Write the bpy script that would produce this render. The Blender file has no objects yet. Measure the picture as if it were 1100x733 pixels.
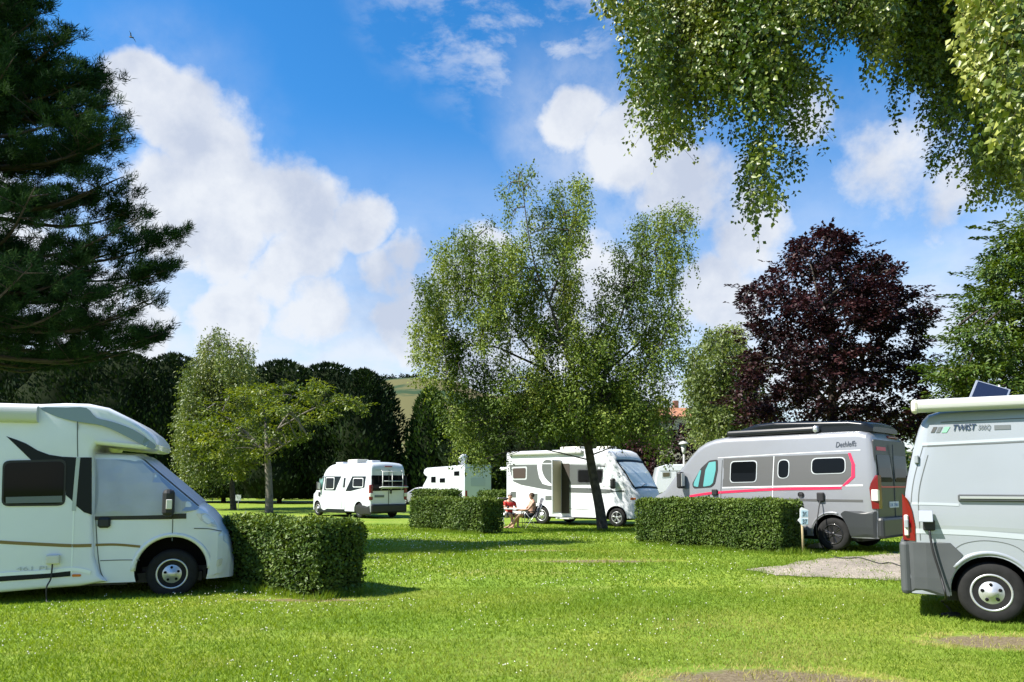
import bpy, bmesh, math, random
import numpy as np
from mathutils import Vector, Matrix
from mathutils.geometry import delaunay_2d_cdt
R = math.radians
C = bpy.context.scene.collection
scene = bpy.context.scene
rng = np.random.default_rng(11)
random.seed(5)

# ------------------------------------------------------------------ camera
F, CY, PITCH, EYE = 800.0, 452.0, R(5.0), 1.62
cam_d = bpy.data.cameras.new('camera'); cam = bpy.data.objects.new('camera', cam_d); C.objects.link(cam)
cam.location = (0, 0, EYE); cam.rotation_euler = (R(90) + PITCH, 0, 0)
cam_d.sensor_width = 36.0; cam_d.lens = 36.0 * F / 1100.0
cam_d.shift_y = (CY - 366.5) / 1100.0
cam_d.clip_end = 20000; cam_d.clip_start = 0.1
scene.camera = cam

def ray(px, py):
    u = (px - 550.0) / F; v = (CY - py) / F
    return Vector((u, math.cos(PITCH) - v * math.sin(PITCH), math.sin(PITCH) + v * math.cos(PITCH)))
def at(px, py, Y):                       # point seen at (px,py) at ground distance Y
    d = ray(px, py); d = d * (Y / d.y)
    return Vector((d.x, d.y, d.z + EYE))
def sstep(t):
    t = np.clip(t, 0, 1); return t * t * (3 - 2 * t)
def gz(x, y):                            # gentle swell of the lawn
    y = np.asarray(y, float)
    return 0.20 * sstep((y - 11.5) / 4.0) - 0.12 * sstep((y - 22) / 6.0)
def ground(px, py):
    d = ray(px, py); Y = 10.0
    for _ in range(30):
        Y = (float(gz(0, Y)) - EYE) / (d.z / d.y)
    return Vector((d.x / d.y * Y, Y, float(gz(0, Y))))

# ------------------------------------------------------------------ object helpers
def tag(o, label=None, cat=None, group=None, kind=None):
    if label: o['label'] = label
    if cat: o['category'] = cat
    if group: o['group'] = group
    if kind: o['kind'] = kind
    return o
def empty(name, loc=(0, 0, 0), rz=0.0, parent=None):
    o = bpy.data.objects.new(name, None); C.objects.link(o)
    o.location = loc; o.rotation_euler = (0, 0, rz)
    o.empty_display_size = 0.2
    if parent: o.parent = parent
    return o

class MB:
    def __init__(s): s.v = []; s.f = []; s.m = []; s.sm = []
    def add(s, vs, fs, mi=0, smooth=False):
        b = len(s.v); s.v.extend([tuple(map(float, p)) for p in vs])
        for f in fs: s.f.append(tuple(b + i for i in f)); s.m.append(mi); s.sm.append(smooth)
    def box(s, c, size, bev=0.0, rot=None, mi=0, seg=1):
        bm = bmesh.new(); bmesh.ops.create_cube(bm, size=1.0)
        for v in bm.verts: v.co = Vector((v.co.x * size[0], v.co.y * size[1], v.co.z * size[2]))
        if bev > 0: bmesh.ops.bevel(bm, geom=list(bm.edges), offset=bev, segments=seg, affect='EDGES', profile=.5)
        M = Matrix.Translation(Vector(c))
        if rot is not None: M = M @ rot
        bm.transform(M); bm.verts.index_update()
        s.add([v.co for v in bm.verts], [[v.index for v in f.verts] for f in bm.faces], mi, False); bm.free()
    def tube(s, pts, rad, n=6, mi=0, caps=True, smooth=True):
        pts = [Vector(p) for p in pts]
        if not hasattr(rad, '__len__'): rad = [rad] * len(pts)
        vs = []; up = Vector((0.13, 0.21, 0.97))
        for i, p in enumerate(pts):
            d = (pts[min(i + 1, len(pts) - 1)] - pts[max(i - 1, 0)]).normalized()
            if abs(d.dot(up)) > .98: up = Vector((1, 0.1, 0))
            a = d.cross(up).normalized(); b = d.cross(a).normalized()
            for k in range(n):
                t = 2 * math.pi * k / n
                vs.append(p + (a * math.cos(t) + b * math.sin(t)) * rad[i])
        fs = []
        for i in range(len(pts) - 1):
            for k in range(n):
                k2 = (k + 1) % n
                fs.append((i * n + k, i * n + k2, (i + 1) * n + k2, (i + 1) * n + k))
        if caps:
            fs.append(tuple(range(n - 1, -1, -1))); fs.append(tuple((len(pts) - 1) * n + k for k in range(n)))
        s.add(vs, fs, mi, smooth)
    def lathe(s, prof, c, axis='y', n=32, mi=0, smooth=True, rot=None):   # prof: (radius, along axis)
        vs = []
        for (r, h) in prof:
            for k in range(n):
                t = 2 * math.pi * k / n
                if axis == 'y': p = Vector((r * math.cos(t), h, r * math.sin(t)))
                elif axis == 'z': p = Vector((r * math.cos(t), r * math.sin(t), h))
                else: p = Vector((h, r * math.cos(t), r * math.sin(t)))
                if rot is not None: p = rot @ p
                vs.append(p + Vector(c))
        fs = []
        for i in range(len(prof) - 1):
            for k in range(n):
                k2 = (k + 1) % n
                fs.append((i * n + k, i * n + k2, (i + 1) * n + k2, (i + 1) * n + k))
        if prof[0][0] > 1e-4: fs.append(tuple(range(n - 1, -1, -1)))
        if prof[-1][0] > 1e-4: fs.append(tuple((len(prof) - 1) * n + k for k in range(n)))
        s.add(vs, fs, mi, smooth)
    def ell(s, c, r, n=12, m=8, mi=0):
        vs = [Vector(c) + Vector((0, 0, r[2]))]
        for j in range(1, m):
            for k in range(n):
                a = math.pi * j / m; t = 2 * math.pi * k / n
                vs.append(Vector(c) + Vector((r[0] * math.sin(a) * math.cos(t), r[1] * math.sin(a) * math.sin(t), r[2] * math.cos(a))))
        vs.append(Vector(c) - Vector((0, 0, r[2]))); fs = []
        for k in range(n): fs.append((0, 1 + k, 1 + (k + 1) % n))
        for j in range(m - 2):
            for k in range(n):
                a = 1 + j * n + k; b = 1 + j * n + (k + 1) % n
                fs.append((a, a + n, b + n, b))
        L = len(vs) - 1
        for k in range(n): fs.append((L, L - n + (k + 1) % n, L - n + k))
        s.add(vs, fs, mi, True)
    def build(s, name, mats, parent=None, fixn=True):
        me = bpy.data.meshes.new(name); me.from_pydata(s.v, [], s.f)
        if not isinstance(mats, (list, tuple)): mats = [mats]
        for m in mats: me.materials.append(m)
        me.polygons.foreach_set('material_index', s.m)
        me.polygons.foreach_set('use_smooth', s.sm)
        if fixn:
            bm = bmesh.new(); bm.from_mesh(me); bmesh.ops.recalc_face_normals(bm, faces=bm.faces); bm.to_mesh(me); bm.free()
        me.update()
        o = bpy.data.objects.new(name, me); C.objects.link(o)
        if parent: o.parent = parent
        return o

def fast_mesh(name, verts, loops, sizes, mats, parent=None, mi=None, attr=None, smooth=False):
    me = bpy.data.meshes.new(name)
    verts = np.ascontiguousarray(verts, np.float32); loops = np.ascontiguousarray(loops, np.int32); sizes = np.ascontiguousarray(sizes, np.int32)
    me.vertices.add(len(verts)); me.vertices.foreach_set('co', verts.ravel())
    me.loops.add(len(loops)); me.loops.foreach_set('vertex_index', loops)
    me.polygons.add(len(sizes))
    st = np.concatenate([[0], np.cumsum(sizes)[:-1]]).astype(np.int32)
    me.polygons.foreach_set('loop_start', st); me.polygons.foreach_set('loop_total', sizes)
    for m in (mats if isinstance(mats, (list, tuple)) else [mats]): me.materials.append(m)
    if mi is not None: me.polygons.foreach_set('material_index', np.ascontiguousarray(mi, np.int32))
    if smooth: me.polygons.foreach_set('use_smooth', np.ones(len(sizes), bool))
    if attr is not None:
        a = me.attributes.new('rnd', 'FLOAT', 'POINT'); a.data.foreach_set('value', np.ascontiguousarray(attr, np.float32))
    me.update(calc_edges=True); me.validate()
    o = bpy.data.objects.new(name, me); C.objects.link(o)
    if parent: o.parent = parent
    return o

def unit(a):
    return a / np.maximum(np.linalg.norm(a, axis=-1, keepdims=True), 1e-9)

class Leaves:
    """collects leaf blades (two triangles folded along the midrib) and twigs into one crown mesh"""
    def __init__(s): s.V = []; s.A = []; s.n = 0; s.tw = MB()
    def add(s, P, D, N, L, W, rnd, fold=.25):
        P = np.asarray(P, float); n = len(P)
        if n == 0: return
        D = unit(np.asarray(D, float)); N = np.asarray(N, float)
        S = unit(np.cross(D, N)); N = np.cross(S, D)
        L = np.broadcast_to(np.asarray(L, float), (n,))[:, None]; W = np.broadcast_to(np.asarray(W, float), (n,))[:, None]
        a = P; b = P + D * L * .42 + S * W * .5 + N * W * fold; c = P + D * L; d = P + D * L * .42 - S * W * .5 + N * W * fold
        s.V.append(np.stack([a, b, c, d], 1).reshape(-1, 3)); s.A.append(np.repeat(np.broadcast_to(rnd, (n,)), 4)); s.n += n
    def build(s, name, leafmat, twigmat=None, parent=None):
        V = np.concatenate(s.V); A = np.concatenate(s.A); n = s.n
        i = np.arange(n)[:, None] * 4
        loops = np.concatenate([i, i + 1, i + 2, i, i + 2, i + 3], 1).ravel(); sizes = np.full(2 * n, 3); mi = np.zeros(2 * n, int)
        if s.tw.f:
            tv = np.array(s.tw.v); b = len(V)
            loops = np.concatenate([loops, np.array([k + b for f in s.tw.f for k in f])]); sizes = np.concatenate([sizes, [len(f) for f in s.tw.f]])
            mi = np.concatenate([mi, np.ones(len(s.tw.f), int)]); V = np.concatenate([V, tv]); A = np.concatenate([A, np.full(len(tv), .5)])
        mats = [leafmat, twigmat] if s.tw.f else [leafmat]
        root = parent.matrix_basis.translation if parent else Vector()
        V = V - np.array(root)
        return fast_mesh(name, V, loops, sizes, mats, parent, mi, A)

# ------------------------------------------------------------------ materials
def nt(m):
    m.use_nodes = True; n = m.node_tree; return n, n.nodes, n.links
def mat(name, col, rough=.5, metal=0.0, spec=.5, coat=0.0, var=0.0, scale=4.0, bump=0.0, bscale=40.0, col2=None, emit=None):
    m = bpy.data.materials.new(name); t, N, Lk = nt(m); b = N['Principled BSDF']
    b.inputs['Base Color'].default_value = (*col, 1); b.inputs['Roughness'].default_value = rough
    b.inputs['Metallic'].default_value = metal; b.inputs['Specular IOR Level'].default_value = spec
    b.inputs['Coat Weight'].default_value = coat; b.inputs['Coat Roughness'].default_value = .06
    tc = N.new('ShaderNodeTexCoord')
    if var > 0 or col2:
        no = N.new('ShaderNodeTexNoise'); no.inputs['Scale'].default_value = scale; no.inputs['Detail'].default_value = 6
        Lk.new(tc.outputs['Object'], no.inputs['Vector'])
        mx = N.new('ShaderNodeMix'); mx.data_type = 'RGBA'
        c2 = col2 or tuple(c * (1 - var) for c in col)
        mr = N.new('ShaderNodeMapRange'); mr.inputs[1].default_value = .35; mr.inputs[2].default_value = .68
        Lk.new(no.outputs['Fac'], mr.inputs[0]); Lk.new(mr.outputs[0], mx.inputs[0])
        mx.inputs[6].default_value = (*col, 1); mx.inputs[7].default_value = (*c2, 1)
        Lk.new(mx.outputs[2], b.inputs['Base Color'])
    if bump > 0:
        n2 = N.new('ShaderNodeTexNoise'); n2.inputs['Scale'].default_value = bscale; n2.inputs['Detail'].default_value = 5
        Lk.new(tc.outputs['Object'], n2.inputs['Vector'])
        bp = N.new('ShaderNodeBump'); bp.inputs['Strength'].default_value = bump; bp.inputs['Distance'].default_value = .02
        Lk.new(n2.outputs['Fac'], bp.inputs['Height']); Lk.new(bp.outputs[0], b.inputs['Normal'])
    return m
def foliage(name, c1, c2, trans=.3, tcol=None, rough=.45, spec=.35, mid=None):
    m = bpy.data.materials.new(name); t, N, Lk = nt(m); b = N['Principled BSDF']; out = N['Material Output']
    at_ = N.new('ShaderNodeAttribute'); at_.attribute_name = 'rnd'
    cr = N.new('ShaderNodeValToRGB'); cr.color_ramp.elements[0].color = (*c1, 1); cr.color_ramp.elements[1].color = (*c2, 1)
    if mid: e = cr.color_ramp.elements.new(.5); e.color = (*mid, 1)
    Lk.new(at_.outputs['Fac'], cr.inputs[0]); Lk.new(cr.outputs[0], b.inputs['Base Color'])
    b.inputs['Roughness'].default_value = rough; b.inputs['Specular IOR Level'].default_value = spec
    tr = N.new('ShaderNodeBsdfTranslucent')
    hs = N.new('ShaderNodeHueSaturation'); hs.inputs['Saturation'].default_value = 1.15; hs.inputs['Value'].default_value = 1.5; hs.inputs['Hue'].default_value = .485
    Lk.new(cr.outputs[0], hs.inputs['Color']); Lk.new(hs.outputs[0], tr.inputs['Color'])
    ms = N.new('ShaderNodeMixShader'); ms.inputs[0].default_value = trans
    Lk.new(b.outputs[0], ms.inputs[1]); Lk.new(tr.outputs[0], ms.inputs[2]); Lk.new(ms.outputs[0], out.inputs['Surface'])
    return m
# ------------------------------------------------------------------ light, sky
SUN_EL, SUN_PHI = R(49), R(18)           # sun to the left, a little behind the camera
sdir = Vector((-math.cos(SUN_PHI) * math.cos(SUN_EL), -math.sin(SUN_PHI) * math.cos(SUN_EL), math.sin(SUN_EL)))
sl = bpy.data.lights.new('sun', 'SUN'); sl.energy = 4.9; sl.angle = R(.53); sl.color = (1.0, .955, .87)
so = bpy.data.objects.new('sun', sl); C.objects.link(so); so.location = sdir * 60
so.rotation_euler = (-sdir).to_track_quat('-Z', 'Y').to_euler()
scene.view_settings.view_transform = 'Standard'; scene.view_settings.look = 'None'
scene.view_settings.gamma = 1.0; scene.view_settings.use_curve_mapping = False
scene.view_settings.exposure = EXPO = 1.2
scene.render.engine = 'CYCLES'
scene.cycles.use_denoising = True
scene.cycles.max_bounces = 8; scene.cycles.diffuse_bounces = 3; scene.cycles.transmission_bounces = 6; scene.cycles.transparent_max_bounces = 8
scene.cycles.sample_clamp_indirect = 6

def make_world():
    w = bpy.data.worlds.new('World'); scene.world = w; w.use_nodes = True
    t = w.node_tree; N = t.nodes; Lk = t.links; N.clear()
    out = N.new('ShaderNodeOutputWorld'); bg = N.new('ShaderNodeBackground'); Lk.new(bg.outputs[0], out.inputs[0])
    ST = .1; bg.inputs[1].default_value = ST
    sky = N.new('ShaderNodeTexSky'); sky.sky_type = 'NISHITA'; sky.sun_disc = False
    sky.sun_elevation = SUN_EL; sky.sun_rotation = math.atan2(sdir.x, sdir.y); sky.altitude = 50; sky.air_density = 1.0; sky.dust_density = .4; sky.ozone_density = 2.5
    hs = N.new('ShaderNodeHueSaturation'); hs.inputs['Saturation'].default_value = 1.38; hs.inputs['Value'].default_value = .99
    Lk.new(sky.outputs[0], hs.inputs['Color'])
    tc = N.new('ShaderNodeTexCoord')
    def vm(op, a, b=None):
        n = N.new('ShaderNodeVectorMath'); n.operation = op
        for i, x in enumerate((a, b)):
            if x is None: continue
            if isinstance(x, (tuple, Vector)): n.inputs[i].default_value = tuple(x)
            elif isinstance(x, float): n.inputs['Scale'].default_value = x
            else: Lk.new(x, n.inputs[i])
        return n
    def mth(op, a, b=None, clamp=False):
        n = N.new('ShaderNodeMath'); n.operation = op; n.use_clamp = clamp
        for i, x in enumerate((a, b)):
            if x is None: continue
            if isinstance(x, (int, float)): n.inputs[i].default_value = x
            else: Lk.new(x, n.inputs[i])
        return n.outputs[0]
    def noise(vec, scale, detail=6, rough=.55, stretch=None):
        n = N.new('ShaderNodeTexNoise'); n.inputs['Scale'].default_value = scale; n.inputs['Detail'].default_value = detail; n.inputs['Roughness'].default_value = rough
        if stretch is not None: vec = vm('MULTIPLY', vec, stretch).outputs[0]
        Lk.new(vec, n.inputs['Vector']); return n
    def mapr(x, a, b, c=0., d=1., smooth=True):
        n = N.new('ShaderNodeMapRange'); n.interpolation_type = 'SMOOTHSTEP' if smooth else 'LINEAR'
        Lk.new(x, n.inputs[0])
        for i, q in enumerate((a, b, c, d)): n.inputs[i + 1].default_value = q
        return n.outputs[0]
    D = tc.outputs['Generated']
    w1 = noise(D, 5.0, 8, .55)
    off = vm('SCALE', vm('SUBTRACT', w1.outputs['Color'], (.5, .5, .5)).outputs[0], .16).outputs[0]
    Dw = vm('ADD', D, off).outputs[0]
    def blobs(lst):
        acc = None
        for (px, py, rp, wt) in lst:
            d = ray(px, py).normalized(); r = rp / F * .9
            dist = vm('DISTANCE', Dw, d).outputs['Value']
            val = mth('MULTIPLY', mapr(dist, r, 0.0), wt)
            acc = val if acc is None else mth('MAXIMUM', acc, val)
        return acc
    # cumulus bank
    big = blobs([(165, 95, 70, 1), (200, 140, 95, 1), (235, 185, 105, 1), (300, 225, 105, 1), (380, 235, 80, .9), (180, 240, 110, 1), (440, 265, 75, .8), (520, 260, 70, .7),
                 (250, 345, 110, .80), (350, 335, 110, .82), (440, 350, 100, .78), (140, 370, 110, .75), (60, 330, 150, .6), (560, 350, 110, .6),
                 (640, 130, 70, .95), (690, 170, 100, .9), (745, 215, 110, .8), (800, 270, 110, .75), (940, 190, 100, .62), (1010, 200, 90, .6), (640, 300, 120, .8), (760, 340, 110, .75), (860, 120, 70, .5),
                 (-150, 200, 260, .9), (1250, 260, 200, .6), (230, 250, 110, .9), (330, 265, 100, .85), (420, 290, 90, .75), (500, 300, 100, .7), (520, 390, 150, .75), (300, 300, 90, .75), (600, 380, 150, .6)])
    fb = noise(D, 9.0, 12, .6)
    cov = mth('ADD', big, mth('MULTIPLY', mth('SUBTRACT', fb.outputs['Fac'], .5), .98))
    m1 = mapr(cov, .22, .62)
    # thin high wisps
    wz = noise(vm('ADD', D, vm('SCALE', off, .35).outputs[0]).outputs[0], 15.0, 10, .62, (1.0, 1.0, 2.2))
    wb = blobs([(540, 40, 130, 1), (620, 30, 110, 1), (470, 60, 60, .8), (480, 5, 120, .6), (770, 300, 90, .6), (820, 295, 60, .7)])
    m2 = mth('MULTIPLY', mapr(wz.outputs['Fac'], .40, .68), mth('MULTIPLY', wb, .66))
    # low bright band near the horizon
    sz = N.new('ShaderNodeSeparateXYZ'); Lk.new(D, sz.inputs[0])
    low = mth('MULTIPLY', mth('MULTIPLY', mapr(sz.outputs['Z'], .47, .12), .95), mapr(noise(D, 6.0, 10, .6, (1, 1, 2.0)).outputs['Fac'], .30, .60, .62, 1.0))
    veil = blobs([(640, 140, 150, 1), (720, 220, 170, 1), (800, 300, 170, 1), (560, 300, 160, 1), (300, 330, 220, 1), (450, 330, 200, 1), (150, 330, 200, 1), (250, 250, 150, 1), (930, 200, 150, .8), (1000, 180, 120, .7), (160, 120, 140, .8)])
    vn = noise(D, 4.5, 10, .62)
    m4 = mth('MULTIPLY', mth('MULTIPLY', veil, mapr(vn.outputs['Fac'], .30, .68)), .78)
    m2 = mth('MAXIMUM', m2, m4)
    mask = mth('MAXIMUM', m1, mth('MAXIMUM', m2, low), True)
    # shading of the cloud: thick parts and undersides greyer, tops toward the sun white
    s2 = noise(vm('ADD', D, (.02, .0, -.035)).outputs[0], 9.0, 12, .6)
    rel = mth('SUBTRACT', fb.outputs['Fac'], s2.outputs['Fac'])
    s3 = noise(D, 3.2, 6, .5)
    sh = mth('ADD', mth('MULTIPLY', rel, 2.6), mapr(s3.outputs['Fac'], .36, .62, .05, .95))
    sh = mth('ADD', sh, mapr(cov, .75, .32, .0, .30), True)
    mx = N.new('ShaderNodeMix'); mx.data_type = 'RGBA'; Lk.new(sh, mx.inputs[0])
    k = 1.0 / ST / (2 ** EXPO)
    mx.inputs[6].default_value = (.60 * k, .66 * k, .79 * k, 1); mx.inputs[7].default_value = (.88 * k, .91 * k, .96 * k, 1)
    fin = N.new('ShaderNodeMix'); fin.data_type = 'RGBA'
    Lk.new(mth('MULTIPLY', mask, .95), fin.inputs[0]); Lk.new(hs.outputs[0], fin.inputs[6]); Lk.new(mx.outputs[2], fin.inputs[7])
    Lk.new(fin.outputs[2], bg.inputs[0])
    w.cycles.sampling_method = 'MANUAL'; w.cycles.sample_map_resolution = 512
make_world()

# ------------------------------------------------------------------ ground
SOIL = [(820, 731, 1.1, .45), (1075, 690, .9, .45), (640, 603, 1.6, .22), (575, 592, .9, .2), (330, 645, 1.0, .12), (920, 738, .7, .3)]
SOILP = [(ground(a, b), c, d) for a, b, c, d in SOIL]
def soil_mask_np(x, y):
    m = np.zeros_like(x)
    for p, rx, ry in SOILP:
        m = np.maximum(m, np.clip(1.25 - np.hypot((x - p.x) / rx, (y - p.y) / ry), 0, 1))
    return m
def lawn_material():
    m = bpy.data.materials.new('lawn'); t, N, Lk = nt(m); b = N['Principled BSDF']; b.inputs['Roughness'].default_value = .8; b.inputs['Specular IOR Level'].default_value = .15
    tc = N.new('ShaderNodeTexCoord'); ob = tc.outputs['Object']
    def noise(s, d=6, r=.6, st=None):
        n = N.new('ShaderNodeTexNoise'); n.inputs['Scale'].default_value = s; n.inputs['Detail'].default_value = d; n.inputs['Roughness'].default_value = r
        if st:
            mp = N.new('ShaderNodeMapping'); mp.inputs['Scale'].default_value = st; Lk.new(ob, mp.inputs[0]); Lk.new(mp.outputs[0], n.inputs[0])
        else: Lk.new(ob, n.inputs[0])
        return n.outputs['Fac']
    def ramp(x, *el):
        r = N.new('ShaderNodeValToRGB'); Lk.new(x, r.inputs[0])
        while len(r.color_ramp.elements) < len(el): r.color_ramp.elements.new(.5)
        for e, (p, c) in zip(r.color_ramp.elements, el): e.position = p; e.color = (*c, 1)
        return r.outputs[0]
    def mix(f, a, b_, mode='MIX'):
        x = N.new('ShaderNodeMix'); x.data_type = 'RGBA'; x.blend_type = mode
        if isinstance(f, float): x.inputs[0].default_value = f
        else: Lk.new(f, x.inputs[0])
        for i, q in ((6, a), (7, b_)):
            if isinstance(q, tuple): x.inputs[i].default_value = (*q, 1)
            else: Lk.new(q, x.inputs[i])
        return x.outputs[2]
    base = ramp(noise(.35, 5), (.3, (.115, .205, .020)), (.5, (.175, .255, .033)), (.7, (.25, .285, .045)))
    fine = ramp(noise(14, 8, .7, (1, .55, 1)), (.33, (.55, .6, .5)), (.66, (1.3, 1.25, 1.1)))
    col = mix(1.0, base, fine, 'MULTIPLY')
    dry = ramp(noise(.9, 6, .65, (.6, 1.3, 1)), (.54, (0, 0, 0)), (.72, (1, 1, 1)))
    f = N.new('ShaderNodeMath'); f.operation = 'MULTIPLY'; f.inputs[1].default_value = .55; Lk.new(dry, f.inputs[0])
    col = mix(f.outputs[0], col, (.25, .24, .08))
    a = N.new('ShaderNodeAttribute'); a.attribute_name = 'soil'
    ad = N.new('ShaderNodeMath'); ad.operation = 'ADD'; Lk.new(a.outputs['Fac'], ad.inputs[0])
    sn = N.new('ShaderNodeMath'); sn.operation = 'MULTIPLY_ADD'; sn.inputs[1].default_value = .9; sn.inputs[2].default_value = -.45; Lk.new(noise(6, 8, .7), sn.inputs[0]); Lk.new(sn.outputs[0], ad.inputs[1])
    mr = N.new('ShaderNodeMapRange'); mr.inputs[1].default_value = .35; mr.inputs[2].default_value = .6; Lk.new(ad.outputs[0], mr.inputs[0])
    soil = ramp(noise(24, 9, .85), (.3, (.06, .045, .026)), (.5, (.16, .125, .075)), (.7, (.31, .265, .17)))
    col = mix(mr.outputs[0], col, soil)
    Lk.new(col, b.inputs['Base Color'])
    bp = N.new('ShaderNodeBump'); bp.inputs['Strength'].default_value = .7; bp.inputs['Distance'].default_value = .03; Lk.new(noise(22, 8, .75), bp.inputs['Height']); Lk.new(bp.outputs[0], b.inputs['Normal'])
    return m
M_LAWN = lawn_material()
def make_ground():
    ys = np.concatenate([[-400, -60, -20], np.arange(-6, 32, .25), np.arange(32, 80, 2), [80, 120, 200, 400, 900, 2000, 5000]])
    xs = np.concatenate([[-5000, -1500, -400, -150, -60, -35], np.arange(-20, 20, .25), [20, 35, 60, 150, 400, 1500, 5000]])
    X, Y = np.meshgrid(xs, ys); Z = gz(X, Y)
    nx = len(xs); ny = len(ys)
    i = (np.arange(ny - 1)[:, None] * nx + np.arange(nx - 1)[None]).ravel()
    loops = np.stack([i, i + 1, i + nx + 1, i + nx], 1).ravel()
    o = fast_mesh('ground', np.stack([X, Y, Z], -1).reshape(-1, 3), loops, np.full(len(i), 4), M_LAWN, smooth=True)
    at_ = o.data.attributes.new('soil', 'FLOAT', 'POINT'); at_.data.foreach_set('value', soil_mask_np(X, Y).ravel().astype(np.float32))
    tag(o, 'mown sunlit campsite lawn with clover and dry patches', kind='structure')
make_ground()

# gravel pitch
GRAV_PX = [(800, 613), (845, 607), (875, 601), (930, 598), (960, 594), (990, 585), (1015, 572), (1060, 570), (1100, 590), (1080, 612), (1035, 622), (985, 625), (930, 623), (880, 621), (835, 619)]
GRAV = [ground(*p) for p in GRAV_PX]
def inpoly(x, y, poly):
    x = np.asarray(x); y = np.asarray(y); r = np.zeros(x.shape, bool); n = len(poly)
    for i in range(n):
        x1, y1 = poly[i][0], poly[i][1]; x2, y2 = poly[(i + 1) % n][0], poly[(i + 1) % n][1]
        c = ((y1 > y) != (y2 > y)) & (x < (x2 - x1) * (y - y1) / (y2 - y1 + 1e-12) + x1); r ^= c
    return r
def make_gravel():
    pts = []
    for i, p in enumerate(GRAV):
        q = GRAV[(i + 1) % len(GRAV)]
        for k in range(6):
            w = p.lerp(q, k / 6); pts.append(Vector((w.x + random.uniform(-.07, .07), w.y + random.uniform(-.07, .07), 0)))
    bp = [(p.x, p.y) for p in pts]; n = len(bp)
    xs = np.arange(2, 14, .3); ys = np.arange(11, 21, .3); X, Y = np.meshgrid(xs, ys); X = X.ravel(); Y = Y.ravel(); k = inpoly(X, Y, bp)
    vs = [Vector(b) for b in bp] + [Vector((a, b)) for a, b in zip(X[k], Y[k])]
    r = delaunay_2d_cdt(vs, [(i, (i + 1) % n) for i in range(n)], [list(range(n))], 1, 1e-5)
    mb = MB(); mb.add([(v.x, v.y, float(gz(v.x, v.y)) + .012) for v in r[0]], r[2], 0, True)
    m = mat('gravel', (.36, .31, .25), .95, spec=.2, bump=.8, bscale=60)
    t, N, Lk = nt(m); b = N['Principled BSDF']; tc = N.new('ShaderNodeTexCoord')
    v = N.new('ShaderNodeTexVoronoi'); v.inputs['Scale'].default_value = 38; Lk.new(tc.outputs['Object'], v.inputs[0])
    cr = N.new('ShaderNodeValToRGB'); cr.color_ramp.elements[0].color = (.15, .135, .112, 1); cr.color_ramp.elements[1].color = (.41, .365, .31, 1); Lk.new(v.outputs['Color'], cr.inputs[0])
    no = N.new('ShaderNodeTexNoise'); no.inputs['Scale'].default_value = 1.6; no.inputs['Detail'].default_value = 7; Lk.new(tc.outputs['Object'], no.inputs[0])
    mx = N.new('ShaderNodeMix'); mx.data_type = 'RGBA'; mx.blend_type = 'MULTIPLY'; mx.inputs[0].default_value = .7; Lk.new(cr.outputs[0], mx.inputs[6]); Lk.new(no.outputs['Color'], mx.inputs[7])
    n2 = N.new('ShaderNodeValToRGB'); n2.color_ramp.elements[0].position = .3; n2.color_ramp.elements[0].color = (.6, .58, .55, 1); n2.color_ramp.elements[1].position = .7; n2.color_ramp.elements[1].color = (1.25, 1.2, 1.12, 1)
    Lk.new(no.outputs['Fac'], n2.inputs[0]); Lk.new(n2.outputs[0], mx.inputs[7]); Lk.new(mx.outputs[2], b.inputs['Base Color'])
    o = mb.build('gravel_pitch', m); tag(o, 'pale gravel pitch between the grass and the silver van', kind='structure')
make_gravel()

# ------------------------------------------------------------------ grass blades and clover heads
M_GRASS = foliage('grass_blade', (.105, .192, .016), (.38, .345, .115), .40, rough=.65, spec=.12, mid=(.172, .242, .033))
def vnoise(x, y, s, seed=0):                # cheap value noise
    x = x * s; y = y * s; xi = np.floor(x).astype(int); yi = np.floor(y).astype(int); fx = sstep(x - xi); fy = sstep(y - yi)
    def h(a, b):
        q = np.sin(a * 127.1 + b * 311.7 + seed * 74.7) * 43758.5453; return q - np.floor(q)
    return (h(xi, yi) * (1 - fx) + h(xi + 1, yi) * fx) * (1 - fy) + (h(xi, yi + 1) * (1 - fx) + h(xi + 1, yi + 1) * fx) * fy
GP = [(p.x, p.y) for p in GRAV]
EDGE = [(-2.80, 10.72, -4.95, 12.33, 1500, .11), (-2.74, 10.74, -2.15, 11.5, 500, .11), (5.56, 15.5, 3.0, 18.55, 2200, .11), (5.62, 15.52, 6.3, 16.3, 700, .11), (-.92, 21.9, -3.4, 24.4, 1500, .12), (5.95, 15.55, 6.15, 15.55, 160, .13), (2.75, 24.0, 3.15, 24.0, 260, .14), (5.4, 8.7, 5.95, 8.4, 260, .08)]
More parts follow.
